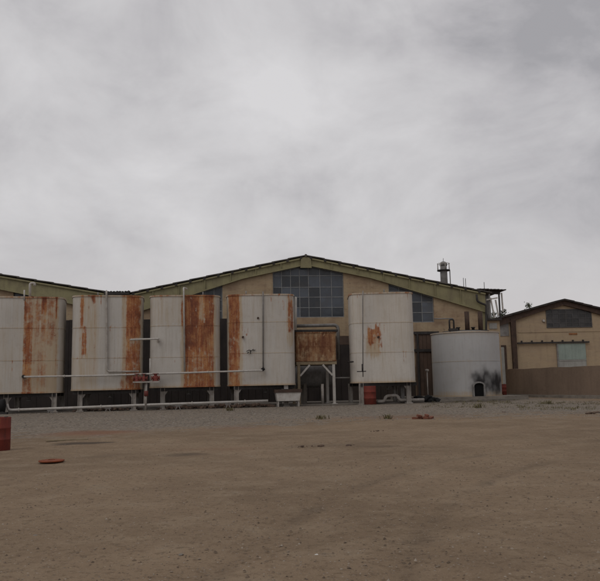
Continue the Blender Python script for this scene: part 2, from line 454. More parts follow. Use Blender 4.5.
# ------------------------------------------------------------------ pavement under the tanks
b = MB(); b.box(-25, 4.98, 1.2, 11, -.1, .06)
o = b.build('pavement', M['concrete']); place(o, TP.o, TP.yaw); o['kind'] = 'structure'
b = MB()
x0, _ = TP.loc(405, 400); x1, _ = TP.loc(508, 400)
b.box(5.0, x1 + 3, 2.7, 13, -.1, .30)
b.box(5.6, x1 + 2, 2.1, 2.698, -.1, .12)
o = b.build('pavement', M['concrete'], bevel=.02); place(o, TP.o, TP.yaw); o['kind'] = 'structure'

# ------------------------------------------------------------------ the halls
def stepped_roof(root, xa, za, xe, ze, y0, y1, n, th=.16):
    """corrugated sheets laid in overlapping courses along the slope"""
    mb = MB(); 
    for i in range(n):
        t0 = i / n; t1 = (i + 1.12) / n if i < n - 1 else 1.02
        xA, zA = xa + (xe-xa)*t0, za + (ze-za)*t0; xB, zB = xa + (xe-xa)*t1, za + (ze-za)*t1
        lift = .05
        poly = [(xA, zA), (xB, zB + lift), (xB, zB + lift - th), (xA, zA - th)]
        if xe < xa: poly = poly[::-1]
        mb.prism(poly, y0 + .02 * (i % 2), y1)
    return mb
def clip_window(root, x0, x1, zb, top, xs, zs, mat_f, mat_g, bw=.07, y=.22, ripple=.5, depth=.08, dark=0.1, label=None):
    """steel window: frame with mullions (part) and glass panes (sub-part), the top follows the slope"""
    fr = MB()
    X = [x0] + sorted(xs) + [x1]
    for x in X[1:-1]:
        if top(x) > zb + .1: fr.box(x - bw/2, x + bw/2, y - depth, y, zb, top(x))
    for x, s in ((x0, 1), (x1, -1)):
        if top(x) - zb > .05: fr.box(min(x, x + s*bw*1.3), max(x, x + s*bw*1.3), y - depth - .004, y + .004, zb, top(x))
    N = 60
    for z in zs:
        ok = [x0 + (x1-x0)*i/N for i in range(N+1) if top(x0 + (x1-x0)*i/N) > z + bw]
        if len(ok) > 1: fr.box(min(ok), max(ok), y - depth + .006, y - .006, z - bw/2, z + bw/2)
    fr.box(x0, x1, y - depth - .008, y + .008, zb - .02, zb + bw*1.3)
    pts = sorted(set([x0, x1] + [x for x in ([0.0] if x0 < 0 < x1 else [])]))
    for a, c in zip(pts, pts[1:]):
        fr.prism([(a, top(a) - bw*1.5), (c, top(c) - bw*1.5), (c, top(c)), (a, top(a))], y - depth - .012, y + .012)
    f = fr.build('window', mat_f, root)
    if label: f['label'] = label
    g = bmesh.new(); tones = []
    Z = [zb] + sorted(zs) + [999]
    for xa, xb in zip(X, X[1:]):
        segs = [xa, xb] if not (xa < -1e-6 and xb > 1e-6) else [xa, 0, xb]
        for za, zt in zip(Z, Z[1:]):
            tone = random.random() ** 1.3; tone = 0 if random.random() < dark else tone
            for p, q in zip(segs, segs[1:]):
                tp, tq = min(zt, top(p)), min(zt, top(q))
                if tp <= za + 1e-3 and tq <= za + 1e-3: continue
                tp, tq = max(tp, za + .001), max(tq, za + .001)
                tilt = [random.uniform(-.006, .006) for _ in range(2)]
                yy = y - depth / 2
                g.faces.new([g.verts.new((p, yy + tilt[0], za)), g.verts.new((q, yy + tilt[1], za)), g.verts.new((q, yy + tilt[1], tq)), g.verts.new((p, yy + tilt[0], tp))])
                tones.append(tone)
    me = bpy.data.meshes.new('glass'); g.to_mesh(me); g.free()
    a = me.attributes.new('tone', 'FLOAT', 'FACE'); a.data.foreach_set('value', tones)
    me.materials.append(mat_g)
    go = bpy.data.objects.new('glass', me); COL.objects.link(go); go.parent = f
    return f

def hall_piece(poly_ranges, mat, root, thick=.35):
    mb = MB()
    for poly in poly_ranges: mb.prism(poly, 0, thick)
    return mb.build('wall', mat, root)

# --- main hall
hall = thing('factory_hall', 'large tan brick factory hall with olive gable frame and tall windows behind the tanks', 'factory hall', HP.o, HP.yaw)
l_, za = HP.loc(308, 254.5, -.5)
xl, zl = HP.loc(123.5, 293.5, -.5); xr, zr = HP.loc(489, 291.5, -.5)
def roofz(x): return za + (zl - za) * (x / xl) if x < 0 else za + (zr - za) * (x / xr)
def frame_t(x): # depth of the haunched rafter below the roof sheets
    k = abs(x) / (abs(xl) if x < 0 else xr); return .72 + 1.05 * max(0, k - .35) / .65
def beambot(x): return roofz(x) - .13 - frame_t(x)
wx = [HP.loc(p, 300)[0] for p in (187, 222.5, 273, 344, 389, 433.5)]
zb_c = HP.loc(309, 317.5)[1]; zb_r = HP.loc(411, 322.5)[1]; zb_l = HP.loc(205, 331)[1]
zdark = HP.loc(200, 319)[1]; zdoor = HP.loc(424, 333)[1]
def strip_poly(x0, x1, zlo, zhi=None):
    xs = sorted(set([x0, x1] + ([0.0] if x0 < 0 < x1 else [])))
    if zhi is not None: return [(x0, zlo), (x1, zlo), (x1, zhi), (x0, zhi)]
    return [(x0, zlo), (x1, zlo)] + [(x, roofz(x) - .3) for x in reversed(xs)]
segs = [strip_poly(xl + .1, wx[0], 0), strip_poly(wx[0], wx[1], 0, zb_l), strip_poly(wx[1], wx[2], 0), strip_poly(wx[2], wx[3], 0, zb_c),
        strip_poly(wx[3], wx[4], 0), strip_poly(wx[4], wx[5], 0, zb_r), strip_poly(wx[5], xr - .25, 0)]
hall_piece(segs, M['hall_brick'], hall)
DEP = 46
mb = MB(); mb.box(xr - .6, xr - .25, .352, DEP, 0, zr - .35); mb.box(xl + .1, xl + .4, .352, DEP, 0, zl - .35)
mb.prism([(xl + .42, 0), (xr - .62, 0), (xr - .62, zr - .4), (0, za - .4), (xl + .42, zl - .4)], DEP - .3, DEP)
mb.build('side_wall', M['hall_brick'], hall)
for s, xe, ze in ((-1, xl, zl), (1, xr, zr)):
    stepped_roof(hall, 0, za, xe, ze, -.36, DEP + .4, 11, .085).build('roof', M['roof_sheet'], hall)
    n = 13
    for i in range(n):
        t = (i + .35) / n; x = xe * t; z = za + (ze - za) * t - .10
        sl = (ze - za) / xe
        pm = MB(); pm.prism([(x-.10, z - .17 - .1*sl), (x+.10, z - .17 + .1*sl), (x+.10, z + .1*sl), (x-.10, z - .1*sl)], -.34, 1.6)
        pm.build('purlin', M['dark_steel'], hall)
    # olive rafter: web and two flanges
    fm = MB(); N = 14
    for i in range(N):
        a, c = xe * i / N * .985, xe * (i + 1) / N * .985
        P = lambda x, o: (x, roofz(x) - .13 - o)
        fm.prism([P(a, frame_t(a)), P(c, frame_t(c)), P(c, .035), P(a, .035)], -.16, .34)
        fm.prism([P(a, frame_t(a) + .05), P(c, frame_t(c) + .05), P(c, frame_t(c) - .05), P(a, frame_t(a) - .05)], -.30, -.162)
        fm.prism([P(a, .17), P(c, .17), P(c, .03), P(a, .03)], -.30, -.163)
        if i % 2 == 0 and i: fm.prism([(a - .03, roofz(a) - .13 - frame_t(a) + .06), (a + .03, roofz(a) - .13 - frame_t(a) + .06), (a + .03, roofz(a) - .31), (a - .03, roofz(a) - .31)], -.28, -.164)
    fm.build('gable_frame', M['green_frame'], hall)
mb = MB(); mb.prism([(-.5, za - 1.15), (.5, za - 1.15), (.42, za - .3), (-.42, za - .3)], -.34, -.302); mb.build('apex_plate', M['green_frame'], hall)
mb = MB(); mb.lathe([(.12, 0), (.12, DEP)], 10, (0, -.4, za - .05), 'y'); mb.build('ridge_cap', M['roof_sheet'], hall)
# columns of the frame
for x in (xr - .42, xl + .42):
    mb = MB(); mb.box(x - .17, x + .17, -.14, -.002, 0 if x > 0 else zdark + .1, beambot(x)); mb.build('column', M['green_frame'], hall)
# windows
bx = lambda p: HP.loc(p, 300)[0]
bz = lambda p: HP.loc(309, p)[1]
clip_window(hall, wx[2], wx[3], zb_c, beambot, [bx(p) for p in (282, 291, 300, 309, 320.5, 332)], [bz(p) for p in (275.5, 287, 297, 307.5)], M['mullion'], M['glass'], .055, dark=.16, label='tall central window with broken dark panes under the roof apex')
clip_window(hall, wx[0], wx[1], zb_l, beambot, [bx(p) for p in (196, 205, 214)], [HP.loc(205, p)[1] for p in (300, 311, 321)], M['mullion'], M['glass'], .06)
clip_window(hall, wx[4], wx[5], zb_r, beambot, [bx(p) for p in (399.5, 410.5, 422)], [HP.loc(411, p)[1] for p in (291, 302, 312.5)], M['mullion'], M['glass'], .06)
# lintel course and flat dark sheets standing for the unlit open bay
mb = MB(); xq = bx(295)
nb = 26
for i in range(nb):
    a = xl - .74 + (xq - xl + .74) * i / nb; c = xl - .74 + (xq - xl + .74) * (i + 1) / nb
    mb.box(a + .012, c - .012, -.10 - .02 * (i % 2), -.004, .05, zdark + .03 * math.sin(i * 2.3))
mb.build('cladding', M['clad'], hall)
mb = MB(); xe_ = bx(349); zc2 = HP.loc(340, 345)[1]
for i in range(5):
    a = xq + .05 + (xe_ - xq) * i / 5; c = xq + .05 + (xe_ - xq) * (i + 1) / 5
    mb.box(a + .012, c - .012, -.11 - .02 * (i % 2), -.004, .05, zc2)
mb.build('cladding', M['clad'], hall)  # same dark sheets carried on below the brick
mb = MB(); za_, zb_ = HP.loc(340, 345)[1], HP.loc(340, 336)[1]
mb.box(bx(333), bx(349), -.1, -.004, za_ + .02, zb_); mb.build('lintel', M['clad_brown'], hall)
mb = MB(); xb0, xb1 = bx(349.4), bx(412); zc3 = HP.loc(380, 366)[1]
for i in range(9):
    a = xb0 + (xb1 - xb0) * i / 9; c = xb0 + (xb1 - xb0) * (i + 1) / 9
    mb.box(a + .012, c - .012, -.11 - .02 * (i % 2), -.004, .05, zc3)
mb.build('cladding', M['clad_dim'], hall)  # dark brown sheets added over the wall below tank five
# brown steel door right of tank five
door = MB()
xd0, xd1 = bx(413), bx(436); zd = zdoor
for i in range(6):
    a = xd0 + (xd1 - xd0) * i / 6; c = xd0 + (xd1 - xd0) * (i + 1) / 6
    door.box(a + .012, c - .012, -.08, -.006, .1, zd)
door = door.build('door', M['clad_brown'], hall)
mb = MB()
for p in (333, 350.5): z = HP.loc(424, p)[1]; mb.box(xd0 - .1, xd1 + .1, -.17, -.082, z - .12, z + .12)
for p in (415.5, 433.5): x = bx(p); mb.box(x - .08, x + .08, -.165, -.084, .1, zd)
mb.build('frame', M['dark_steel'], door)
# downpipe at the right corner, with its bend
dp = MB(); dpz = [(475, 295), (475.5, 301.5), (480, 304), (484.5, 305.5), (484.5, 322), (484.5, 388)]
dp.pipe([(HP.loc(x, y)[0], -.42, HP.loc(x, y)[1]) for x, y in dpz], .09, .15); dp.build('downpipe', M['dark_steel'], hall)
for p, q in ((466, 281), (468, 279), (487, 287)):
    x, z = HP.loc(p, q + 6); x2, z2 = HP.loc(p, q)
    mb = MB(); mb.tube([(x, .6, roofz(x) - .05), (x, .6, roofz(x) + 1.0)], .025, 6); mb.build('lightning_rod', M['dark_steel'], hall)
# wall lamp pipes by the right window
mb = MB(); x0_, z0_ = HP.loc(433.5, 319); x1_, z1_ = HP.loc(452, 319.5)
mb.tube([(x0_, -.25, z0_), (x1_, -.25, z0_)], .05, 8); mb.build('conduit', M['grey_steel'], hall)

# --- left hall
hall2 = thing('factory_hall', 'neighbouring factory hall with olive gable frame at the left edge of the photo', 'factory hall', HP.o, HP.yaw)
xa0, za0 = HP.loc(0, 273.5, -.5)
xv, zv = xl - .35, zl
sl2 = (zv - za0) / (xv - xa0)
xap = xv - 15.5; zap = zv - sl2 * 15.5; xfar = xap - 15.5
def roof2(x): return zap + sl2 * (x - xap) if x > xap else zap - sl2 * (x - xap)
def bot2(x): return roof2(x) - .2 - (.85 + .6 * abs(x - xap) / 15.5)
w0, w1 = HP.loc(13.5, 290)[0], HP.loc(66, 290)[0]; zbw = HP.loc(40, 318)[1]
wm = MB()
wm.prism([(w1, 0), (xv, 0), (xv, roof2(xv) - .3), (w1, roof2(w1) - .3)], 0, .35)
wm.prism([(w0, 0), (w1, 0), (w1, zbw), (w0, zbw)], 0, .35)
wm.prism([(xap, 0), (w0, 0), (w0, roof2(w0) - .3), (xap, roof2(xap) - .3)], 0, .35)
wm.prism([(xfar, 0), (xap, 0), (xap, roof2(xap) - .3), (xfar, roof2(xfar) - .3)], 0, .35)
wm.build('wall', M['hall_brick'], hall2)
mb = MB(); mb.box(xfar, xfar + .3, .352, DEP, 0, zv - .4); mb.box(xv - .3, xv, .352, DEP, 0, zv - .4)
mb.prism([(xfar + .3, 0), (xv - .3, 0), (xv - .3, zv - .4), (xap, zap - .4), (xfar + .3, zv - .4)], DEP - .3, DEP); mb.build('side_wall', M['hall_brick'], hall2)
class _S: pass
for xe in (xv, xfar):
    mb = stepped_roof(hall2, xap, zap, xe, zv, -.36, DEP + .4, 11, .085); mb.build('roof', M['roof_sheet'], hall2)
fm = MB(); N = 16
for i in range(N):
    for sgn in (1, -1):
        a, c = xap + sgn * 15.4 * i / N, xap + sgn * 15.4 * (i + 1) / N
        fm.prism([(a, bot2(a)), (c, bot2(c)), (c, roof2(c) - .17), (a, roof2(a) - .17)], -.16, .34)
        fm.prism([(a, bot2(a) - .05), (c, bot2(c) - .05), (c, bot2(c) + .05), (a, bot2(a) + .05)], -.3, -.162)
        fm.prism([(a, roof2(a) - .31), (c, roof2(c) - .31), (c, roof2(c) - .17), (a, roof2(a) - .17)], -.3, -.163)
fm.build('gable_frame', M['green_frame'], hall2)
def shifted(x): return bot2(x)
clip_window(hall2, w0, w1, zbw, bot2, [HP.loc(p, 290)[0] for p in (24, 34, 45, 56)], [HP.loc(30, p)[1] for p in (296, 308)], M['mullion_dark'], M['glass'], .06)
mb = MB()
for i in range(24):
    a = xfar + .6 + (xv - xfar - 1) * i / 24; c = xfar + .6 + (xv - xfar - 1) * (i + 1) / 24
    mb.box(a + .012, c - .012, -.10 - .02 * (i % 2), -.004, .05, zdark + .03 * math.sin(i * 1.9))
mb.build('cladding', M['clad'], hall2)  # bay darkness painted on flat sheets along the left hall too
# valley gutter with debris
gx, gz = HP.loc(115, 292)
mb = MB(); mb.prism([(xl - 1.6, zl - .10), (xl + .5, zl - .10), (xl + .5, zl + .06), (xl - 1.6, zl + .20)], -.62, -.44)
for i in range(9): mb.rock((xl - 1.5 + .24 * i, -.5, zl + .13), .16, .7, i)
o = mb.build('valley_gutter', M['dark_steel'], hall2)

# --- stack on the roof
ch = thing('roof_chimney', 'thin grey metal chimney with a railed collar on the right roof slope', 'chimney', HP.w(HP.loc(444.5, 290, 9)[0], 9), HP.yaw)
s9 = 71.0 / F
ztop = HP.loc(444.5, 263, 9)[1]; zcol = HP.loc(444.5, 270, 9)[1]; zbase = HP.loc(444.5, 284, 9)[1]
mb = MB(); mb.lathe([(.36, zbase - 1.2), (.36, zcol - .25), (.33, zcol), (.33, ztop - .25)], 20); mb.build('stack', M['grey_steel'], ch)
mb = MB(); mb.lathe([(.37, ztop - .30), (.37, ztop - .02), (.30, ztop + .06), (.16, ztop + .14), (.03, ztop + .17)], 18); mb.tube([(0, 0, ztop + .1), (.02, 0, ztop + .5)], .025, 6); mb.build('cap', M['grey_steel'], ch)
mb = MB(); mb.lathe([(.36, zcol - .12), (.66, zcol - .1), (.66, zcol), (.36, zcol)], 20); mb.build('collar', M['dark_steel'], ch)
mb = MB()
for k in range(8):
    a = k * math.pi / 4; mb.tube([(.62*math.cos(a), .62*math.sin(a), zcol), (.62*math.cos(a), .62*math.sin(a), zcol + .65)], .03, 6)
ring = [(.62*math.cos(a), .62*math.sin(a), zcol + .65) for a in [k * math.pi / 10 for k in range(21)]]
mb.tube(ring, .03, 6); mb.build('railing', M['white_paint'], ch)
mb = MB(); mb.tube([(.62, -.1, zbase - .4), (.62, -.1, zcol)], .05, 6); mb.build('ladder', M['grey_steel'], ch)

# --- canopy with frame behind the right corner of the hall
CP = Plane(490, 74, R(4))
can = thing('canopy', 'rickety sheet metal canopy on pale braced posts beside the right hall corner', 'canopy', CP.o, CP.yaw)
c_ = lambda x, y: CP.loc(x, y)
mb = MB(); a = c_(476, 289.2); b2 = c_(504, 290.2); 
for i in range(8):
    x0 = a[0] + (b2[0] - a[0]) * i / 8; x1 = a[0] + (b2[0] - a[0]) * (i + 1.1) / 8
    z0 = a[1] + (b2[1] - a[1]) * i / 8; z1 = a[1] + (b2[1] - a[1]) * (i + 1.1) / 8
    mb.prism([(x0, z0 - .1), (x1, z1 - .06), (x1, z1 + .04), (x0, z0)], -.5 - .06 * (i % 3), 5)
mb.build('roof', M['dark_roof'], can)
mb = MB(); p = c_(478, 292); q = c_(500, 293); mb.bar((p[0], 0, p[1]), (q[0], 0, q[1]), .16, .3); mb.build('beam', M['dark_steel'], can)
zan = c_(490, 319)[1]
an = thing('annex', 'low tan annex with a pale panel squeezed between the hall and the warehouse', 'annex', CP.o, CP.yaw)
xA0, xA1 = c_(480, 330)[0], c_(499, 330)[0]
mb = MB(); mb.box(xA0, xA1, -.3, 6, 0, zan - .2); mb.build('wall', M['warehouse_brick'], an)
mb = MB(); mb.box(xA0 - .1, xA1 + .15, -.6, 6.2, zan - .195, zan); mb.build('roof', M['dark_roof'], an)
mb = MB(); u, v = c_(488, 323.5), c_(496, 329); mb.box(u[0], v[0], -.36, -.302, v[1], u[1]); mb.build('panel', M['pale_door'], an)
for px, mt_ in ((489.5, 'grey_steel'), (499.2, 'dark_steel')):
    for yy in (0, 4):
        x = c_(px, 300)[0]; mb = MB(); mb.bar((x, yy, zan + .003), (x, yy, a[1] - .1), .14); mb.build('post', M[mt_], can)
for (p, q) in (((490, 298), (494, 318)), ((495, 300), (498, 316)), ((486, 300), (497, 298)), ((501, 293), (502.5, 312))):
    u, v = c_(*p), c_(*q); mb = MB(); mb.bar((u[0], -.15, u[1]), (v[0], -.15, v[1]), .13); mb.build('brace', M['white_paint'], can)
mb = MB(); u = c_(491, 297); v = c_(491, 314)
mb.tube([(u[0] - .3, 1, u[1] + .5), (u[0] - .3, 1, (u[1]+v[1])/2), (u[0] + .1, 1, v[1]), (u[0] + .1, 1, zan)], .4, 14, radii=[.42, .42, .16, .16]); mb.build('hopper', M['grey_steel'], can)

# ------------------------------------------------------------------ warehouse on the right
wh = thing('warehouse', 'low pitched tan brick warehouse with dark roof and grid window behind the mud wall', 'warehouse', WP.o, WP.yaw)
wl = lambda x, y: WP.loc(x, y)
zA = WP.loc(568, 298.5, -.6)[1]
xL, zL = WP.loc(486, 321, -.6); slp = (zA - zL) / -xL; xR = -xL; zR = zL
rf = lambda x: zA - slp * abs(x)
wq = [wl(x, 317)[0] for x in (546, 591.5)]; zq0 = wl(568, 327.5)[1]; zq1 = wl(568, 309)[1]
rr_ = lambda x: rf(x) - .3
mb = MB()
mb.prism([(xL + .9, 0), (wq[0], 0), (wq[0], rr_(wq[0])), (xL + .9, rr_(xL + .9))], 0, .3)
mb.prism([(wq[0], 0), (wq[1], 0), (wq[1], zq0), (wq[0], zq0)], 0, .3)
mb.prism([(wq[0], zq1), (0, zq1), (wq[1], zq1), (wq[1], rr_(wq[1])), (0, rr_(0)), (wq[0], rr_(wq[0]))], 0, .3)
mb.prism([(wq[1], 0), (xR - .9, 0), (xR - .9, rr_(xR - .9)), (wq[1], rr_(wq[1]))], 0, .3)
mb.build('wall', M['warehouse_brick'], wh)
mb = MB(); mb.box(xR - 1.2, xR - .9, .302, 40, 0, rr_(xR - .9)); mb.box(xL + .9, xL + 1.2, .302, 40, 0, rr_(xL + .9)); mb.box(xL + 1.2, xR - 1.2, 39.7, 40, 0, zL); mb.build('side_wall', M['warehouse_brick'], wh)
for xe in (xL, xR):
    stepped_roof(wh, 0, zA, xe, zL, -.6, 40.4, 9, .2).build('roof', M['dark_roof'], wh)
    f = MB(); f.prism([(0, zA - .2), (xe * .97, rf(xe * .97) - .2), (xe * .97, rf(xe * .97) - 1.1), (xe*.3, rf(xe*.3) - .75), (0, zA - .75)], -.3, -.004); f.build('fascia', M['brown_steel'], wh)
clip_window(wh, wq[0], wq[1], zq0, lambda x: zq1, [wq[0] + (wq[1] - wq[0]) * i / 7 for i in range(1, 7)], [zq0 + (zq1 - zq0) * k for k in (.25, .5, .75)], M['mullion_dark'], M['glass_dark'], .08, y=.02, dark=.3)
# sliding door under its rail
d0, d1 = wl(557.5, 345), wl(588.5, 397); z1 = wl(572, 343.5)[1]; zs_ = wl(572, 359.5)[1]
mb = MB(); mb.box(d0[0], d1[0], -.14, -.06, zs_, z1)
for i in range(1, 4): x = d0[0] + (d1[0] - d0[0]) * i / 4; mb.box(x - .03, x + .03, -.16, -.142, zs_, z1)
dr = mb.build('sliding_door', M['teal_door'], wh)
mb = MB(); mb.box(d0[0], d1[0], -.13, -.055, .05, zs_ - .02); mb.box(d0[0], d1[0], -.17, -.132, zs_ - .16, zs_ - .03); mb.build('lower_leaf', M['pale_door'], dr)
mb = MB(); mb.box(d0[0] - .18, d0[0] - .02, -.18, -.004, .05, z1); mb.build('door_post', M['grey_steel'], wh)
r0_ = wl(517, 343.4); r1_ = wl(588.5, 341.8)
mb = MB(); mb.bar((r0_[0], -.2, z1 + .14), (r1_[0], -.2, z1 + .14), .16, .18)
for i in range(7): x = r0_[0] + (r1_[0] - r0_[0]) * (i + .4) / 7; mb.box(x - .08, x + .08, -.3, -.11, z1 + .16, z1 + .42)
mb.build('door_rail', M['dark_steel'], wh)
# concrete ledge lines across the brick
for py in (331.5, 343): 
    z = wl(568, py)[1]; mb = MB(); mb.box(wl(518, 330)[0], xR - 1, -.05, -.003, z - .05, z + .05)
    if py < 340: mb.build('string_course', M['warehouse_brick'], wh)
    else: mb.bm.free()
# leaning buttress
mb = MB(); A = wl(509.5, 319); B = wl(514.5, 319); C = wl(517, 372); D_ = wl(513, 372)
mb.prism([(D_[0], 0), (C[0], 0), (B[0], B[1]), (A[0], A[1])], -.4, -.004); mb.build('buttress', M['brown_steel'], wh)
# left bay with grey infill and a door
mb = MB(); a = wl(499, 321); c = wl(509, 336); mb.box(a[0], c[0], -.06, -.004, c[1], rr_(a[0]) - .15); mb.build('infill_panel', M['grey_steel'], wh)
mb = MB(); a = wl(500.5, 347); c = wl(506.5, 396); mb.box(a[0], c[0], -.1, -.02, .05, a[1]); sd = mb.build('door', M['pale_door'], wh)
mb = MB(); mb.box(a[0] - .1, c[0] + .25, -.14, -.004, a[1] + .01, a[1] + .2); mb.box(c[0] + .01, c[0] + .25, -.14, -.004, .05, a[1]); mb.build('frame', M['brown_steel'], sd)
for p in (538, 540):
    a = wl(541, 331); 
mb = MB(); a = wl(543.5, 321); mb.lathe([(.12, -.22), (.2, -.05)], 12, (a[0], 0, a[1]), 'y'); mb.build('wall_lamp', M['white_paint'], wh)
mb = MB(); a = wl(573, 334); mb.box(a[0] - .5, a[0] + .5, -.05, -.003, a[1] - .08, a[1] + .1); mb.build('wall_plate', M['rust'], wh)

# ------------------------------------------------------------------ mud wall
g0 = gnd(507, 396.5); g1 = gnd(601, 398.5)
dirw = (g1 - g0); L = dirw.length; yaw = math.atan2(dirw.y, dirw.x)
hw = 2.5
mb = MB(); n = 60; ext = L + 30
pts = [(ext * i / n, hw + .06 * mn.noise(Vector((i * .35, 0, 0))) + .02 * mn.noise(Vector((i * 1.7, 3, 0)))) for i in range(n + 1)]
for (xa_, z_a), (xb_, z_b) in zip(pts, pts[1:]): mb.prism([(xa_, 0), (xb_, 0), (xb_, z_b), (xa_, z_a)], 0, .4)
bmesh.ops.remove_doubles(mb.bm, verts=mb.bm.verts, dist=1e-4)
for f in [f for f in mb.bm.faces if abs(f.normal.x) > .9 and 0.1 < f.calc_center_median().x < ext - .1]: mb.bm.faces.remove(f)
o = mb.build('boundary_wall', M['mud_wall']); place(o, (g0.x, g0.y, 0), yaw); tag(o, 'long plain brown mud wall in front of the right warehouse', 'wall')
mb = MB(); 
for i in range(12): mb.box(i * ext / 12 + .02, (i + 1) * ext / 12, -.75 + .05 * random.random(), -.02, -.05, .2 + .06 * random.random())
o = mb.build('kerb', M['concrete'], bevel=.03); place(o, (g0.x, g0.y, 0), yaw); o['kind'] = 'structure'; o['label'] = 'rough concrete kerb along the foot of the mud wall'

# ------------------------------------------------------------------ big tanks
def superellipse(rx, ry, n, N):
    raw = []
    for i in range(2400):
        a = 2 * math.pi * i / 2400; c, s = math.cos(a), math.sin(a)
        raw.append((rx * math.copysign(abs(c) ** (2/n), c), ry * math.copysign(abs(s) ** (2/n), s)))
    d = [0]
    for p, q in zip(raw, raw[1:] + raw[:1]): d.append(d[-1] + math.hypot(q[0]-p[0], q[1]-p[1]))
    out = []; j = 0
    for k in range(N):
        t = d[-1] * k / N
        while d[j+1] < t: j += 1
        f = (t - d[j]) / max(1e-9, d[j+1] - d[j]); p, q = raw[j], raw[(j+1) % 2400]
        out.append((p[0] + (q[0]-p[0]) * f, p[1] + (q[1]-p[1]) * f))
    return out
def tank_body(root, ring, z0, z1, mask, mat, seams, rows=84, dome=.10, rim=True):
    """welded shell with a colour attribute: red = rust, green = stain, blue = soot"""
    bm = bmesh.new(); cols = []
    N = len(ring)
    lv = [(z0 + (z1 - z0) * i / rows, 1.0) for i in range(rows + 1)]
    rx = max(p[0] for p in ring)
    def put(x, y, z, extra=(0, 0, 0)):
        u = x / rx; v = (z - z0) / (z1 - z0)
        m_ = mask(u, v, y < 0); cols.append((m_[0] + extra[0], m_[1] + extra[1], m_[2] + extra[2], 1)); return bm.verts.new((x, y, z))
    prev = None
    c0 = put(0, 0, z0); 
    for i, (z, s) in enumerate(lv):
        # plates are never perfectly flat: a few mm of buckle
        row = []
        for x, y in ring:
            k = 1 + .0025 * mn.noise(Vector((x * .9, y * .9, z * .8 + z1)))
            row.append(put(x * k, y * k, z))
        if prev is None:
            for k in range(N): bm.faces.new((row[(k+1) % N], row[k], c0))
        else:
            for k in range(N): bm.faces.new((prev[k], prev[(k+1) % N], row[(k+1) % N], row[k])).smooth = True
        prev = row
    top = put(0, 0, z1 + dome)
    for k in range(N): bm.faces.new((prev[k], prev[(k+1) % N], top))
    # weld seams and rim angle as slim proud bands of the same shell
    bands = [(z, .022, .014, (.12, .35, 0)) for z in seams] + ([(z1 - .05, .05, .05, (.25, .3, 0)), (z0 + .05, .05, .03, (.25, .35, 0))] if rim else [])
    for zc, hh, pr, ex in bands:
        rr = []
        for dz, k in ((-hh, 0.002), (-hh, pr), (hh, pr), (hh, .002)):
            row = []
            for x, y in ring:
                l = math.hypot(x, y); row.append(put(x * (1 + k / l), y * (1 + k / l), zc + dz, ex))
            rr.append(row)
        for A, B in zip(rr, rr[1:]):
            for k in range(N): bm.faces.new((A[k], A[(k+1) % N], B[(k+1) % N], B[k]))
    me = bpy.data.meshes.new('body'); bm.to_mesh(me); bm.free()
    at_ = me.color_attributes.new('mask', 'FLOAT_COLOR', 'POINT')
    flat = [c for q in cols for c in q]; at_.data.foreach_set('color', flat)
    me.materials.append(mat)
    o = bpy.data.objects.new('body', me); COL.objects.link(o); o.parent = root; return o
def strokes_mask(xl_, xr_, yt, yb, strokes, seed, warp=1.0):
    """strokes are patches measured on the tank face: (channel, x0, x1, y0, y1, strength, soft x, soft y)"""
    def f(u, v, front):
        xp = xl_ + (u + 1) / 2 * (xr_ - xl_); yp = yb + (yt - yb) * v
        m_ = [0, .06, 0]
        n1 = mn.noise(Vector((xp * .22, yp * .05, seed))); n2 = mn.noise(Vector((xp * .5, yp * .18, seed + 5)))
        if not front:
            m_[0] = .45 * max(0, mn.noise(Vector((u * 3, v * .4, seed)))) ; m_[1] = .4; return m_
        xw = xp + .55 * n2 + .35 * mn.noise(Vector((xp * .9, yp * .6, seed + 9))); yw = yp + (6 * n2 + 3 * n1) * warp
        for ch, x0, x1, y0, y1, s, sx, sy in strokes:
            k = sstep(x0 - sx, x0 + sx, xw) * (1 - sstep(x1 - sx, x1 + sx, xw)) * sstep(y0 - sy, y0 + sy, yw) * (1 - sstep(y1 - sy, y1 + sy, yw))
            m_[ch] = max(m_[ch], s * k)
        # rusty dribbles from the top edge and grime at the foot
        m_[0] = max(m_[0], .55 * max(0, n1 + .1) * sstep(.88, 1.0, v)); m_[1] = max(m_[1], .5 * sstep(.1, 0, v) + .35 * sstep(.9, 1, v))
        return m_
    return f

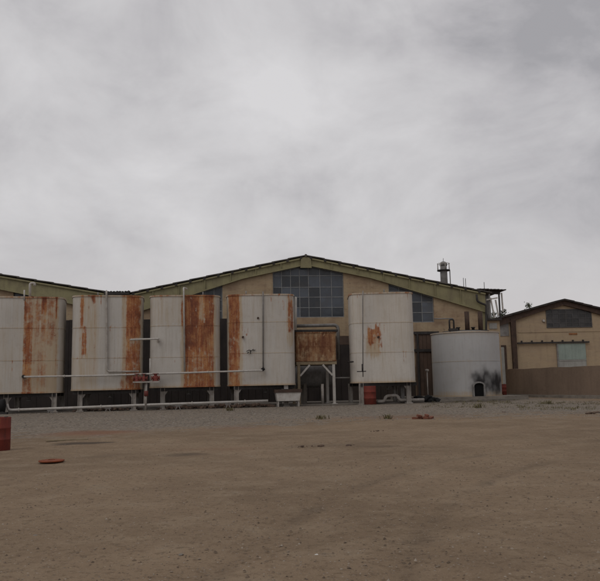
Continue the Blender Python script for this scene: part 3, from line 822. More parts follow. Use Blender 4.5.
GT = 'tall white steel tanks in a row on short legs'
tanks = [
 dict(x=(-8, 65.5), top=296.5, bot=393.6, seams=(328, 360.5), legs=(5, 53.5), label='white tank at the left end of the row with yellow stains and thin rust drips', mat='tank',
      st=[(1,24.5,60,290,400,.95,1.5,6),(0,24.5,34,294,400,.62,1.2,8),(0,26,33,322,350,.95,2.5,6),(0,34,58,294,350,.5,5,12),(0,34,50,345,392,.42,5,8),(0,26,31,362,378,.8,2,5),(0,42,47,292,311,1.15,1.2,3),(0,52.5,55,300,312,.8,1.2,4),(0,56.6,58.4,290,321,1.25,.5,3),(0,30,33.5,292,325,.55,1.5,6),(0,39,41,330,390,.35,1,8),(0,57,59,320,380,.4,.8,8)]),
 dict(x=(72, 143.5), top=295.2, bot=390.2, seams=(327.5, 358), legs=(79.5, 133.5), label='white tank, second from left, with a full height orange rust strip on its right', mat='tank',
      st=[(0,126.5,141,290,340,.95,1,5),(0,126.5,141,340,395,.74,1.2,5),(0,122,127,290,395,.3,2,5),(0,81,84.5,292,330,.8,1,6),(0,83,87.5,329,357,.95,1.2,4),(0,92,96,290,304,.8,1.3,3),(0,94.5,96.5,300,385,.38,.9,10),(1,79,100,290,395,.6,4,8),(1,122,143,290,400,.8,2,4),(0,120,128,378,390,.5,4,5),(1,86,89,352,360,1,1,1)]),
 dict(x=(150, 220), top=295, bot=387.4, seams=(325.5, 357), legs=(162.5, 212), label='white tank with a broad dark red rust panel beside its thin pipe, third from left', mat='tank',
      st=[(0,184,199,290,350,1.3,1,6),(0,203.5,213.5,290,340,1.15,1.4,6),(0,198,206,320,352,1.0,3,5),(0,184,213.5,346,395,.76,1.2,6),(0,198,206,290,325,.45,2,5),(0,181,186,297,330,.8,1.5,6),(0,200,212,322,352,1.5,5,8),(1,181,216,290,400,.9,2,5),(1,150,181,290,395,.2,6,6)]),
 dict(x=(227, 294.5), top=294, bot=385.6, seams=(322, 353), legs=(237, 287), label='white tank with a rust strip on its left and a black scrawl, fourth from left', mat='tank',
      st=[(0,229.5,240,290,338,1.15,1.0,6),(0,229,240,335,395,.72,1.2,6),(0,240,247,290,395,.26,2,6),(0,287.5,293,296,332,.75,1.2,6),(1,286,293,296,350,.7,1.5,8),(1,228,243,290,395,.9,2,5),(1,243,285,290,390,.28,6,6),(0,246,248,333,336,.8,.8,1),(1,258,266,293,385,.35,2,6),(0,282,285,300,312,.5,1,2)]),
 dict(x=(349, 413.6), top=292.3, bot=382.8, seams=(322.5, 352.2), legs=(362.8, 410.5), label='cleanest white tank with one central rust blotch, right end of the row', mat='tank_white',
      st=[(0,366,372,330,345,1.0,1.5,3),(0,369,379,328,337,1.15,2,2.5),(0,377,380,334,345,.8,.9,3),(0,371,376,336,342,.6,1.5,2),(0,364,381,326,350,.45,3,5),(1,364,378,335,358,.9,3,6),(0,394,396,336,338,.7,.8,.8),(0,361,363,330,350,.4,.8,4),(1,349,356,292,384,.25,3,5),(0,377.5,379.5,350,353,.9,.8,1)]),
]
RYF = 2.15
for i, T in enumerate(tanks):
    xa_, xb_ = T['x']; xm = (xa_ + xb_) / 2; ym = (T['top'] + T['bot']) / 2
    la = TP.loc(xa_, ym, .6)[0]; lb = TP.loc(xb_, ym, .6)[0]
    cx_ = (la + lb) / 2; rx = (lb - la) / 2 * .985
    z0 = TP.loc(xm, T['bot'])[1]; z1 = TP.loc(xm, T['top'])[1]
    turn = R((6, 2, -2, -6, -11)[i])          # the tanks are not set quite square to one another
    for _ in range(8):
        ca_, sa_ = math.cos(TP.yaw + turn), math.sin(TP.yaw + turn); c0_ = TP.w(cx_, RYF); pxs = []
        for q in superellipse(rx, RYF, 6.0, 90):
            d = Vector((c0_.x + q[0]*ca_ - q[1]*sa_, c0_.y + q[0]*sa_ + q[1]*ca_, (z0 + z1) / 2)) - EYE
            pxs.append(CX + F * d.dot(rt) / d.dot(fw))
        k_ = 52.0 / F; ea, eb = xa_ - min(pxs), xb_ - max(pxs)
        cx_ += (ea + eb) / 2 * k_; rx += (eb - ea) / 2 * k_
    root = thing('storage_tank', T['label'], 'tank', TP.w(cx_, RYF), TP.yaw, GT); T['root'] = root; T['cx'] = cx_; T['rx'] = rx
    ring = superellipse(rx, RYF, 6.0, 210)
    seams = [TP.loc(xm, s)[1] for s in T['seams']]
    rp = random.Random(i + 3); yy_ = [T['top']] + list(T['seams']) + [T['bot']]
    for ya, yb_ in zip(yy_, yy_[1:]):            # welded plates that weathered to slightly different tones
        cuts = [xa_ - 2] + sorted(rp.uniform(xa_ + 8, xb_ - 8) for _ in range(2)) + [xb_ + 2]
        for ca, cb_ in zip(cuts, cuts[1:]):
            T['st'].append((1, ca, cb_, ya, yb_, rp.uniform(.12, .5), .12, .3))
        for _ in range(7):                        # scattered rust freckles and thin weeps below the seams
            q = rp.uniform(xa_ + 3, xb_ - 3); T['st'].append((0, q - .35, q + .35, ya - .5, ya + rp.uniform(2, 13), rp.uniform(.3, .75), .4, 1.5))
    bod = tank_body(root, ring, z0, z1, strokes_mask(xa_, xb_, T['top'], T['bot'], T['st'], i * 7.3), M[T['mat']], seams)
    bod.rotation_euler = (0, 0, turn)
    # legs
    for px in T['legs']:
        x = TP.loc(px, 395)[0] - cx_
        for yy in (-RYF + .42, RYF - .5):
            mb = MB(); s = 1 if x > 0 else -1
            mb.box(x - .13, x + .13, yy - .02, yy + .02, .05, z0 - .02)
            mb.box(x - .15, x - .12, yy - .13, yy + .13, .05, z0 - .02); mb.box(x + .12, x + .15, yy - .13, yy + .13, .05, z0 - .02)
            mb.box(x - .24, x + .24, yy - .22, yy + .22, -.02, .055)
            mb.prism([(x - s*.14, z0 - .55), (x - s*.14, z0 - .02), (x - s*.5, z0 - .02)] if s < 0 else [(x - .5, z0 - .02), (x - .14, z0 - .02), (x - .14, z0 - .55)], yy - .015, yy + .015)
            mb.build('leg', M['leg_paint'], root)
    # bearers under the floor
    mb = MB()
    for yy in (-RYF + .42, RYF - .5): mb.box(-rx + .25, rx - .25, yy - .09, yy + .09, z0 - .24, z0 - .005)
    for k in range(5): x = -rx + .6 + (2*rx - 1.2) * k / 4; mb.box(x - .07, x + .07, -RYF + .6, RYF - .7, z0 - .2, z0 - .006)
    mb.build('bearer', M['dark_steel'], root)
    mb = MB(); mb.lathe([(.10, z0 - .45), (.10, z0)], 12, (.2, -.9, 0)); mb.lathe([(.17, z0 - .5), (.17, z0 - .44)], 12, (.2, -.9, 0)); mb.build('drain', M['grey_steel'], root)
    mb = MB(); mb.lathe([(.38, z1), (.38, z1 + .14), (.44, z1 + .14), (.44, z1 + .18), (.0, z1 + .2)], 20, (rx * .25, .3, 0)); mb.build('manhole', M['leg_paint'], root)
    T['z0'], T['z1'] = z0, z1

def tank_pipe(T, name, pts, r, mat, off=-.14, bend=.3):
    """a pipe fixed to a tank's face, as part of that tank"""
    mb = MB(); P = []
    for p in pts:
        o_ = p[2] if len(p) > 2 else off
        x, z = TP.loc(p[0], p[1], o_); P.append((x - T['cx'], o_ - RYF, z))
    mb.pipe(P, r, bend); return mb.build(name, M[mat], T['root'])
t1, t2, t3, t4, t5 = tanks
# vent hooks and drop pipes
tank_pipe(t1, 'vent_pipe', [(30, 297, .3), (30, 283.5, .3), (34.5, 283, .3), (34.7, 286, .3)], .085, 'white_paint', bend=.12)
tank_pipe(t1, 'vent_pipe', [(24.3, 300, -.05), (24.3, 290, -.05)], .05, 'white_paint')
tank_pipe(t1, 'outlet', [(23.5, 376.6, .1), (23.5, 376.6, -.3)], .12, 'dark_steel')
tank_pipe(t2, 'drop_pipe', [(106.5, 291, .25), (106.5, 292.5, -.13), (107, 371.5, -.13), (122, 371.6, -.13), (139, 371.4, -.13)], .065, 'leg_paint', bend=.2)
tank_pipe(t3, 'drop_pipe', [(187, 289, .5), (183.5, 287.5, .1), (183.7, 290, -.13), (184.6, 371.5, -.13)], .06, 'white_paint', bend=.15)
tank_pipe(t4, 'drop_pipe', [(263, 292, .3), (263, 294, -.12), (263.2, 370, -.12)], .045, 'grey_steel', bend=.15)
tank_pipe(t4, 'valve', [(262, 368, -.25), (264, 370.5, -.25)], .12, 'black')
tank_pipe(t5, 'drop_pipe', [(363, 291, .3), (362.8, 294, -.1), (363, 377, -.1)], .035, 'grey_steel', bend=.15)
tank_pipe(t5, 'valve', [(362.4, 364, -.2), (362.6, 372, -.16)], .06, 'dark_steel')
tank_pipe(t5, 'valve', [(357, 371.6, -.2), (366, 371.3, -.2)], .035, 'dark_steel')
tank_pipe(t5, 'outlet', [(348, 362, 0.9), (353, 361.8, -.1)], .06, 'dark_steel')
# scrawl and small fittings
sc = MB()
for seg in ([(246.5,351.5),(249,350),(251,351.2),(253.5,349.2)], [(250.5,350),(250.5,354)], [(247,353.2),(249,352)], [(253,350.5),(255.2,350)]):
    sc.tube([(TP.loc(x, y)[0] - t4['cx'], -RYF - .02, TP.loc(x, y)[1]) for x, y in seg], .028, 6)
sc.build('painted_scrawl', M['black'], t4['root'])
for T, pts in ((t1, [(4, 371)]), (t5, [(395.5, 337.5), (395, 364), (378.5, 337)]), (t4, [(258, 318), (243, 337)]), (t3, [(158, 341)])):
    for x, y in pts:
        mb = MB(); a = TP.loc(x, y); mb.lathe([(.075, -RYF - .05), (.075, -RYF + .3)], 10, (a[0] - T['cx'], 0, a[1]), 'y'); mb.build('nozzle', M['leg_paint' if T is t1 or T is t3 else 'brown_steel'], T['root'])
# little stub lines above tank rims
for T, x in ((t2, 98), (t3, 203), (t4, 246), (t5, 384)):
    tank_pipe(T, 'vent_pipe', [(x, T['top'] + 1, 1.2), (x, T['top'] - 3, 1.2)], .05, 'grey_steel')

# ------------------------------------------------------------------ pipes along the row
def row_pipe(name, label, pts, r, mat, off, bend=.3, flanges=()):
    mb = MB(); P = [Vector((TP.loc(p[0], p[1], p[2] if len(p) > 2 else off)[0], p[2] if len(p) > 2 else off, TP.loc(p[0], p[1], p[2] if len(p) > 2 else off)[1])) for p in pts]
    mb.pipe(P, r, bend)
    for k in flanges:
        i, f = k; c = P[i].lerp(P[i+1], f); d = (P[i+1] - P[i]).normalized() * .04
        mb.tube([c - d * .7, c + d * .7], r * 1.45, 12)
    o = mb.build(name, M[mat]); place(o, TP.o, TP.yaw); tag(o, label, 'pipe'); return o
row_pipe('feed_pipe', 'long thin white pipe crossing the lower faces of the four left tanks', [(24, 376.8, -.3), (104, 375.6, -.3), (140, 374.2, -.3), (184, 372.9, -.3), (262.5, 370.4, -.3), (263, 368.5, -.15)], .062, 'white_paint', -.3, .1, [(0, .5), (1, .6), (3, .3), (3, .75)])
lp = row_pipe('ground_pipe', 'long white pipe running low in front of the tank legs', [(7, 404, -.55), (8.5, 410.2, -.55), (60, 408.3, -.55), (150, 404.8, -.55), (268, 400.8, -.55)], .088, 'white_paint', -.55, .2, [(1, .2), (2, .45), (3, .35), (3, .8)])
row_pipe('bridge_pipe', 'short pale pipe bridging the gap between the second and third tanks high up', [(131, 339.8, -.12), (131, 339.6, -.3), (158.5, 338.8, -.3), (158.5, 338.8, 0)], .065, 'white_paint', -.3, .08)
# pipe stands
for k, (px, py) in enumerate(((50.5, 408.6), (108, 406.4), (178, 403.7), (228, 402.1))):
    x, z = TP.loc(px, py, -.55); mb = MB()
    mb.bar((x - .16, 0, 0), (x - .03, 0, z - .09), .05); mb.bar((x + .16, 0, 0), (x + .03, 0, z - .09), .05); mb.bar((x - .2, 0, z - .125), (x + .2, 0, z - .125), .07)
    o = mb.build('pipe_stand', M['grey_steel']); place(o, TP.w(0, -.55), TP.yaw)
    tag(o, ['low pipe stand under the ground pipe beside the right leg of the left end tank', 'low pipe stand under the middle of the second tank', 'low pipe stand under the middle of the third tank', 'low pipe stand below the gap between third and fourth tanks'][k], 'pipe stand', 'low stands carrying the ground pipe')

# valve shelf between tank two and three
x0, z0 = TP.loc(133, 382.3, -.5); x1, _ = TP.loc(160, 382, -.5)
sh = thing('valve_shelf', 'small grey steel shelf carrying red valves between the second and third tanks', 'shelf', TP.w((x0 + x1) / 2, -.5), TP.yaw)
w2 = (x1 - x0) / 2
mb = MB(); mb.box(-w2, w2, -.3, .35, z0 - .05, z0 + .05); mb.build('top', M['leg_paint'], sh)
px_ = TP.loc(146.5, 390, -.5)[0] - (x0 + x1) / 2
for dx, dy in ((px_, -.1), (px_ - .1, .3)):
    mb = MB(); mb.tube([(dx, dy, z0 - .05), (dx - .05, dy, .0)], .075, 10); mb.build('post', M['leg_paint'], sh)
mb = MB(); mb.lathe([(.14, z0 - .95), (.14, z0 - .6)], 12, (px_ - .02, -.1, 0)); mb.build('coupling', M['red_valve'], sh)
mb = MB(); mb.tube([(px_ + .22, .2, z0), (px_ + .22, .2, z0 + 1.6)], .05, 8); mb.build('riser', M['white_paint'], sh)
for k, dx in enumerate((-w2 + .25, -w2 + .72, px_ + .55, w2 - .25)):
    v = thing('valve', ['red valve, leftmost on the steel shelf between two tanks', 'red valve, second from the left on the steel shelf', 'red valve just right of the white riser on the shelf', 'red valve, rightmost on the steel shelf between two tanks'][k], 'valve', TP.w((x0 + x1) / 2 + dx, -.5, z0 + .052), TP.yaw, 'red valves on the steel shelf')
    mb = MB(); mb.lathe([(.17, 0), (.17, .05), (.10, .07), (.15, .2), (.10, .33), (.06, .36), (.05, .5)], 14); mb.lathe([(.16, -.24), (.16, -.19), (.09, -.18), (.09, .18), (.16, .19), (.16, .24)], 14, (0, 0, .2), 'x'); mb.build('body', M['red_valve'], v)
    mb = MB(); rg = [(.15*math.cos(a), .15*math.sin(a), .5) for a in [j * math.pi / 8 for j in range(17)]]; mb.tube(rg, .02, 6); mb.bar((-.15, 0, .5), (.15, 0, .5), .025); mb.bar((0, -.15, .5), (0, .15, .5), .025); mb.build('handwheel', M['red_valve'], v)

# ------------------------------------------------------------------ rusty box tank on its stand
BP = 1.6
xa_, zt = TP.loc(295.5, 332, BP); xb_, zb = TP.loc(337, 361, BP); xm = (xa_ + xb_) / 2; w2 = (xb_ - xa_) / 2
bt = thing('box_tank', 'rust covered rectangular tank with a dark lid on the white braced stand', 'tank', TP.w(xm, BP), TP.yaw)
mk = strokes_mask(295.5, 337, 332, 361, [(0,295,338,330,362,.62,1,2),(0,298,306,342,350,1.2,2,3),(0,307,318,338,352,1.1,3,4),(0,320,335,334,354,1.5,3,5),(1,295,338,330,362,.8,1,1),(0,296,336,332,336,.5,1,1)], 31)
ring = superellipse(w2, 1.3, 14, 160); ring = [(x, y + 0) for x, y in ring]
bo = tank_body(bt, ring, zb, zt, mk, M['tank_rust'], [(zb + zt) / 2], rows=40, dome=.02)
for ch_ in (bo,): ch_.location = (0, 1.3, 0)
mb = MB(); mb.box(-w2 - .12, w2 + .12, -.08, 2.7, zt + .003, zt + .16); mb.box(-w2 - .3, -w2 - .1, .2, .5, zt - .3, zt + .14); mb.build('lid', M['dark_steel'], bt, bevel=.02)
st = thing('steel_stand', 'white angle iron stand with diagonal braces under the rusty box tank', 'stand', TP.w(xm, BP), TP.yaw)
ps = [TP.loc(299, 380, BP)[0] - xm, TP.loc(334, 380, BP)[0] - xm]
mb = MB()
for yy in (.08, 2.5): mb.box(-w2 + .02, w2 - .02, yy - .07, yy + .07, zb - .24, zb - .03)
for x in (-w2 + .1, w2 - .1): mb.box(x - .07, x + .07, .16, 2.42, zb - .235, zb - .035)
mb.build('top_frame', M['timber'], st)
for k, x in enumerate(ps):
    for yy in (.08, 2.5):
        mb = MB(); mb.box(x - .10, x + .10, yy - .10, yy + .02, .06, zb - .245); mb.box(x - .2, x + .2, yy - .2, yy + .2, .058, .09); mb.build('leg', M['timber' if k == 0 else 'white_paint'], st)
    s = 1 if x < 0 else -1
    mb = MB(); mb.bar((x + s*.1, .04, zb - 1.05), (x + s*.82, .04, zb - .26), .13); mb.build('brace', M['white_paint'], st)
# overflow pipe behind it
mb = MB(); pp = [(318, 325.6), (336.5, 325), (338.6, 328), (338.9, 360)]
P = [(TP.loc(x, y, BP + 2)[0], BP + 2, TP.loc(x, y, BP + 2)[1]) for x, y in ((296, 326), (336, 325), (338.5, 330), (338.8, 359.5))]
P = [P[0], P[1], P[3]]; P[1] = (P[2][0], P[1][1], P[1][2])
mb.pipe(P, .13, .35); o = mb.build('overflow_pipe', M['grey_steel']); place(o, TP.o, TP.yaw); tag(o, 'grey bent pipe rising behind the rusty box tank', 'pipe')
mb = MB(); P = [(TP.loc(x, y, 1.0)[0], 1.0, TP.loc(x, y, 1.0)[1]) for x, y in ((295.2, 297), (295.2, 330))]
mb.tube(P, .12, 10); o = mb.build('standpipe', M['white_paint']); place(o, TP.o, TP.yaw); tag(o, 'pale upright pipe by the right edge of the fourth tank above the box tank', 'pipe')
mb = MB(); P = [(TP.loc(x, y, 2.2)[0], 2.2, TP.loc(x, y, 2.2)[1]) for x, y in ((334, 378), (350, 377.8))]
mb.tube(P, .06, 8); o = mb.build('cross_pipe', M['grey_steel']); place(o, TP.o, TP.yaw); tag(o, 'thin pipe from the steel stand to the right end tank', 'pipe')

# horizontal grey tank behind the stand
xa_, zc = TP.loc(299, 377, 5.2); xb_, _ = TP.loc(329, 377, 5.2)
ht = thing('horizontal_tank', 'dim grey horizontal cylinder tank lying behind the rusty box stand', 'tank', TP.w((xa_ + xb_) / 2, 5.2), TP.yaw)
w2 = (xb_ - xa_) / 2 + .2
mb = MB(); mb.lathe([(.02, -w2 - .25), (.5, -w2 - .15), (.85, -w2), (.85, w2), (.5, w2 + .15), (.02, w2 + .25)], 28, (0, 0, zc), 'x'); mb.build('shell', M['grey_steel'], ht)
for x in (-w2 * .6, w2 * .6):
    mb = MB(); mb.box(x - .12, x + .12, -.7, .7, .058, zc - .5); mb.build('saddle', M['concrete'], ht)
mb = MB(); x, _ = TP.loc(322.5, 390, 2.2); mb.tube([(x, 2.2, .06), (x, 2.2, TP.loc(322.5, 384, 2.2)[1])], .11, 10); o = mb.build('bollard', M['leg_paint']); place(o, TP.o, TP.yaw); tag(o, 'short grey post standing beneath the rusty box tank', 'post')

# white trough on legs under tank four
xa_, z1 = TP.loc(276, 391.5, -.4); xb_, _ = TP.loc(301, 391, -.4)
tr = thing('metal_trough', 'pale metal trough with a brown top on short legs below the fourth tank', 'trough', TP.w((xa_ + xb_) / 2, -.4), TP.yaw)
w2 = (xb_ - xa_) / 2; zlo = TP.loc(288, 401, -.4)[1]; zhi = TP.loc(288, 392.5, -.4)[1]
mb = MB(); mb.prism([(-w2 + .1, zlo), (w2 - .1, zlo), (w2, zhi), (-w2, zhi)], 0, .8); mb.build('basin', M['white_paint'], tr, bevel=.02)
mb = MB(); mb.box(-w2 - .08, w2 + .06, -.06, .86, zhi + .003, zhi + .22); mb.build('cover', M['brown_steel'], tr, bevel=.02)
for x in (-w2 + .16, w2 - .16):
    for yy in (.08, .72): mb = MB(); mb.box(x - .04, x + .04, yy - .04, yy + .04, 0, zlo + .02); mb.build('leg', M['leg_paint'], tr)
# filler neck over the trough
mb = MB(); x, z = TP.loc(286, 387.5, .1); mb.box(x - .14, x + .14, .05, .3, zhi + .24, zhi + .55); o = mb.build('filler_box', M['white_paint'], bevel=.02); place(o, TP.o, TP.yaw); tag(o, 'small white box standing on the brown trough top', 'box')

# red barrel by tank five
def barrel(name, label, cat, loc, r, h, mat, rz=0):
    t = thing(name, label, cat, loc, rz)
    mb = MB(); mb.lathe([(r*.96, 0), (r, .015), (r, h*.32), (r*1.035, h*.335), (r, h*.35), (r, h*.66), (r*1.035, h*.675), (r, h*.69), (r, h - .015), (r*.98, h), (r*.95, h), (r*.95, h - .02), (0, h - .02)], 36); mb.build('shell', M[mat], t)
    mb = MB(); mb.lathe([(.05, h - .02), (.05, h + .015), (0, h + .015)], 10, (r*.6, 0, 0)); mb.build('bung', M['dark_steel'], t)
    return t
x, _ = TP.loc(370.5, 400, .0); hb = TP.loc(370, 386, 0)[1]
barrel('barrel', 'tall faded red barrel standing under the right end tank', 'barrel', TP.w(x, .1, 0), .44, hb, 'red_paint')
pd = gnd(3.5, 451.5)
barrel('barrel', 'bright red oil drum cut off by the left edge of the photo', 'barrel', (pd.x - .25, pd.y + .29, 0), .29, .88, 'red_paint')
# red barrel beside grey round tank
pb = gnd(502.5, 398.6); barrel('barrel', 'red barrel between the grey round tank and the mud wall', 'barrel', (pb.x + .1, pb.y + .4, .301), .38, .9, 'red_paint')

# pump behind the drum
x, z = TP.loc(6, 407, -.7)
pu = thing('pump', 'black pump at the left end of the low ground pipe', 'pump', TP.w(x - .15, -.9), TP.yaw)
mb = MB(); mb.lathe([(.05, -.7), (.28, -.65), (.3, -.1), (.24, 0), (.42, .05), (.42, .3), (.2, .35), (.05, .36)], 20, (-.2, 0, .55), 'x'); mb.build('casing', M['black'], pu)
mb = MB(); mb.box(-.95, .3, -.3, .3, 0, .12); mb.box(-.7, -.5, -.2, .2, .12, .35); mb.box(-.1, .1, -.2, .2, .12, .3); mb.build('base', M['dark_steel'], pu)

# bent pipe on the ground under tank five
row_pipe('loose_pipe', 'pale kinked pipe lying under the right end tank', [(377, 401.8, .9), (384, 401.5, .9), (386, 396, .9), (397, 395.2, .9), (399.5, 400.3, .9), (424, 399.8, .9)], .12, 'leg_paint', .9, .25)
mb = MB(); x, z = TP.loc(402.3, 393, 1.2); mb.box(x - .14, x + .14, 1.1, 1.3, .06, TP.loc(402, 384, 1.2)[1]); o = mb.build('steel_post', M['grey_steel']); place(o, TP.o, TP.yaw); tag(o, 'grey upright steel plate post beneath the right end tank near its right leg', 'post')
# dark scrap heap beside the round tank and rubble under the row
def heap(name, label, cat, px, py, off, w_, d_, h_, mat, n=22, s0=0, kind=None):
    x, _ = TP.loc(px, py, off); mb = MB()
    for i in range(n):
        a = random.uniform(-1, 1); c = random.uniform(-1, 1); k = max(0, 1 - a*a*.8 - c*c*.6)
        r_ = random.uniform(.25, .5) * h_ * 1.1
        mb.rock((a * w_ / 2, c * d_ / 2, .04 + h_ * .5 * k * random.random()), r_ + .05, .6, s0 + i)
    o = mb.build(name, M[mat]); place(o, TP.w(x, off), TP.yaw); tag(o, label, cat, kind=kind); return o
heap('scrap_heap', 'low dark heap of scrap beside the foot of the grey round tank', 'scrap', 424, 400, 2.6, 2.0, .9, .7, 'black', 22, 3)
heap('rubble', 'brown rubble heap under the gap between third and fourth tanks', 'rubble', 238, 405, .6, 5.2, 1.2, .42, 'rubble', 50, 40, 'stuff')
heap('rubble', 'brown rubble ridge under the third tank behind the low pipe', 'rubble', 186, 406, .7, 4.2, 1.0, .30, 'rubble', 40, 90, 'stuff')
heap('rubble', 'thin brown rubble strip under the second tank', 'rubble', 108, 409, .8, 4.5, 1.0, .24, 'rubble', 36, 140, 'stuff')

# ------------------------------------------------------------------ grey round tank
RT = Plane(466, 57.5, R(6))
xa_, _ = RT.loc(434, 365, 2.6); xb_, _ = RT.loc(499, 365, 2.6)
rr = (xb_ - xa_) / 2; cx_ = (xa_ + xb_) / 2
zt = RT.loc(466, 331)[1]; 
rt_ = thing('round_tank', 'squat grey round tank with a sooty hatch at its foot', 'tank', RT.w(cx_, rr), RT.yaw)
mk = strokes_mask(434, 499, 331, 398, [(1,434,499,392,400,.6,4,3),(1,438,500,331,336,.4,3,2),(1,434,462,360,398,.22,.3,.5),(1,478,500,331,361,.25,.3,.5)], 77, .15)
def rmask(u, v, front):
    m_ = mk(u, v, front); m_[0] *= .15
    xp = 434 + (u + 1) / 2 * 65; yp = 398 - 67 * v; b_ = 0
    if front:
        n_ = 1.5 * mn.noise(Vector((xp * .25, yp * .25, 3))); xp += n_; yp += n_
        for cx0, cy0, a0, b0, w0 in ((467, 376, 5, 4.5, .62), (471, 385, 6, 9, .75), (490, 384, 7.5, 8, 1.0), (495, 380, 4.5, 6, .55), (477, 371, 3.2, 7, .5), (479, 383, 13, 9, .6), (490, 393, 9, 6, .75), (470, 391, 7, 6, .75), (484, 375, 12, 5, .35)):
            b_ += .74 * w0 * math.exp(-((xp + 3.2 - cx0) / (a0 * 1.15)) ** 2 - ((yp - cy0) / b0) ** 2)
    m_[2] = min(1.1, b_ * (1 + .35 * mn.noise(Vector((xp * .35, yp * .14, 8))))); return m_
ring = superellipse(rr, rr, 2.0, 220)
tank_body(rt_, ring, .296, zt, rmask, M['tank_grey'], [RT.loc(466, 361)[1]], rows=90, dome=.3)
hx, hz0 = RT.loc(478.7, 396.5); hz1 = RT.loc(478.5, 379.8)[1] - .18; hx -= cx_
hy = -math.sqrt(max(.1, rr*rr - hx*hx)) - rr * 0
def arch(w_, h_, z0, n=12):
    pts = [(-w_, z0), (w_, z0)]; 
    for i in range(n + 1): a = math.pi * i / n; pts.append((w_ * math.cos(a) , z0 + h_ - w_*.6 + w_*.6 * math.sin(a)))
    return pts
ang = math.atan2(hx, -hy)
hatch = bpy.data.objects.new('hatch', None)
mbf = MB(); ou = arch(.49, hz1 - hz0 + .02, .31); inn = arch(.39, hz1 - hz0 - .09, .31)
# frame as ring between the two arches
def ringprism(mb, A, B, y0, y1):
    n = len(A); va = [[mb.bm.verts.new((p[0], y, p[1])) for p in A] for y in (y0, y1)]; vb = [[mb.bm.verts.new((p[0], y, p[1])) for p in B] for y in (y0, y1)]
    for i in range(1, n):
        j = (i + 1) % n
        for q in ((va[0][i], va[0][j], vb[0][j], vb[0][i]), (va[0][i], va[1][i], va[1][j], va[0][j]), (vb[0][i], vb[0][j], vb[1][j], vb[1][i])): mb.bm.faces.new(q)
ringprism(mbf, ou, inn, -.24, .35)
hf = mbf.build('hatch', M['hatch_paint'], rt_); hf.location = (hx, hy, 0); hf.rotation_euler = (0, 0, ang)
mb = MB(); mb.prism(arch(.385, hz1 - hz0 - .095, .315), -.10, -.03); hb_ = mb.build('opening', M['void'], hf)  # flat panel painted with the darkness of the hole
for k in range(5): 
    pass
mb = MB(); mb.lathe([(rr - .9, zt + .02), (rr - .85, zt + .16), (rr - .95, zt + .16)], 48, (.1, 0, 0)); mb.build('rim', M['dark_steel'], rt_)
for k, px in enumerate((467, 480.3)):
    x = RT.loc(px, 320, 1.2)[0] - cx_; zz = RT.loc(px, 311.5, 1.2)[1]
    mb = MB(); mb.lathe([(.19, zt + .05), (.19, zz)], 14, (x, 1.2 - rr, 0)); mb.build('flue', M['brown_steel'], rt_)
x = RT.loc(449.5, 325, 1.2)[0] - cx_; x2 = RT.loc(453.8, 325, 1.2)[0] - cx_; zz = RT.loc(451, 319.5, 1.2)[1]
mb = MB(); mb.pipe([(x, 1.2 - rr, zt + .0), (x, 1.2 - rr, zz), (x2, 1.2 - rr, zz), (x2, 1.2 - rr, zt + .1)], .07, .16); mb.box(x - .05, x2 + .3, 1.0 - rr, 1.4 - rr, zt + .1, zt + .3); mb.build('gooseneck', M['dark_steel'], rt_)
for k, px in enumerate((458, 473)):
    x = RT.loc(px, 326, 1.5)[0] - cx_; mb = MB(); mb.lathe([(.12, zt + .05), (.12, zt + .35), (.18, zt + .35), (.18, zt + .42)], 12, (x, 1.5 - rr, 0)); mb.build('nozzle', M['dark_steel'], rt_)
# pale standpipe of the tank at its right side, and a thin white post
mb = MB(); x, z = RT.loc(427, 371, 1.0); mb.tube([(x, 1.0, .12), (x, 1.0, z)], .05, 8); mb.lathe([(.03, z - .08), (.15, z), (.15, z + .12), (.02, z + .16)], 12, (x, 1.0, 0)); o = mb.build('vent_post', M['leg_paint']); place(o, RT.o, RT.yaw); tag(o, 'thin post with a pale round cap in front of the brown hall door', 'post')

# ------------------------------------------------------------------ small things on the yard
p = gnd(51.5, 462.5)
t = thing('rusty_disc', 'round orange rusty disc lying flat on the dirt', 'disc', (p.x, p.y, .02), .3)
mb = MB(); mb.lathe([(.265, 0), (.275, .012), (.275, .03), (.24, .034), (.23, .026), (.12, .034), (0, .036)], 36); mb.build('plate', M['orange_rust'], t)
mb = MB(); mb.pipe([(-.06, 0, .03), (-.06, 0, .05), (.06, 0, .05), (.06, 0, .03)], .008, .02, 6); mb.build('handle', M['orange_rust'], t)
p = gnd(67, 440.5); mb = MB(); mb.box(-.62, .62, -.09, .09, .0, .035); o = mb.build('board', M['timber'], bevel=.006); place(o, (p.x, p.y, .0), .25); tag(o, 'pale loose board lying near the dark damp patch', 'board')
# broken bricks
bp = gnd(423.5, 419.5)
specs = [(-.42, 0, 0, .3), (-.15, .1, 0, 1.2), (.12, -.05, 0, .1), (.38, .05, 0, .8), (0, .2, 0, 2.0), (-.2, 0, .1, .5), (.2, .1, .1, 1.6)]
labs = ['broken red brick at the left end of the small pile', 'broken red brick in the pile, second from the left on the ground', 'broken red brick front and centre of the small pile', 'broken red brick at the right end of the small pile', 'broken red brick at the back of the small pile', 'broken red brick lying on top of the pile, left one', 'broken red brick lying on top of the pile, right one']
for k, (dx, dy, dz, rz) in enumerate(specs):
    mb = MB(); mb.box(-.13, .13 - .03 * (k % 3), -.075, .075, 0, .1)
    for v in mb.bm.verts: v.co += Vector((random.uniform(-.015, .015) for _ in range(3)))
    o = mb.build('brick', M['brick_red'], bevel=.012); place(o, (bp.x + dx * .8, bp.y + dy, dz), rz); o.rotation_euler = (random.uniform(-.25, .25), random.uniform(-.3, .3), rz); tag(o, labs[k], 'brick', 'broken red bricks in a small pile')
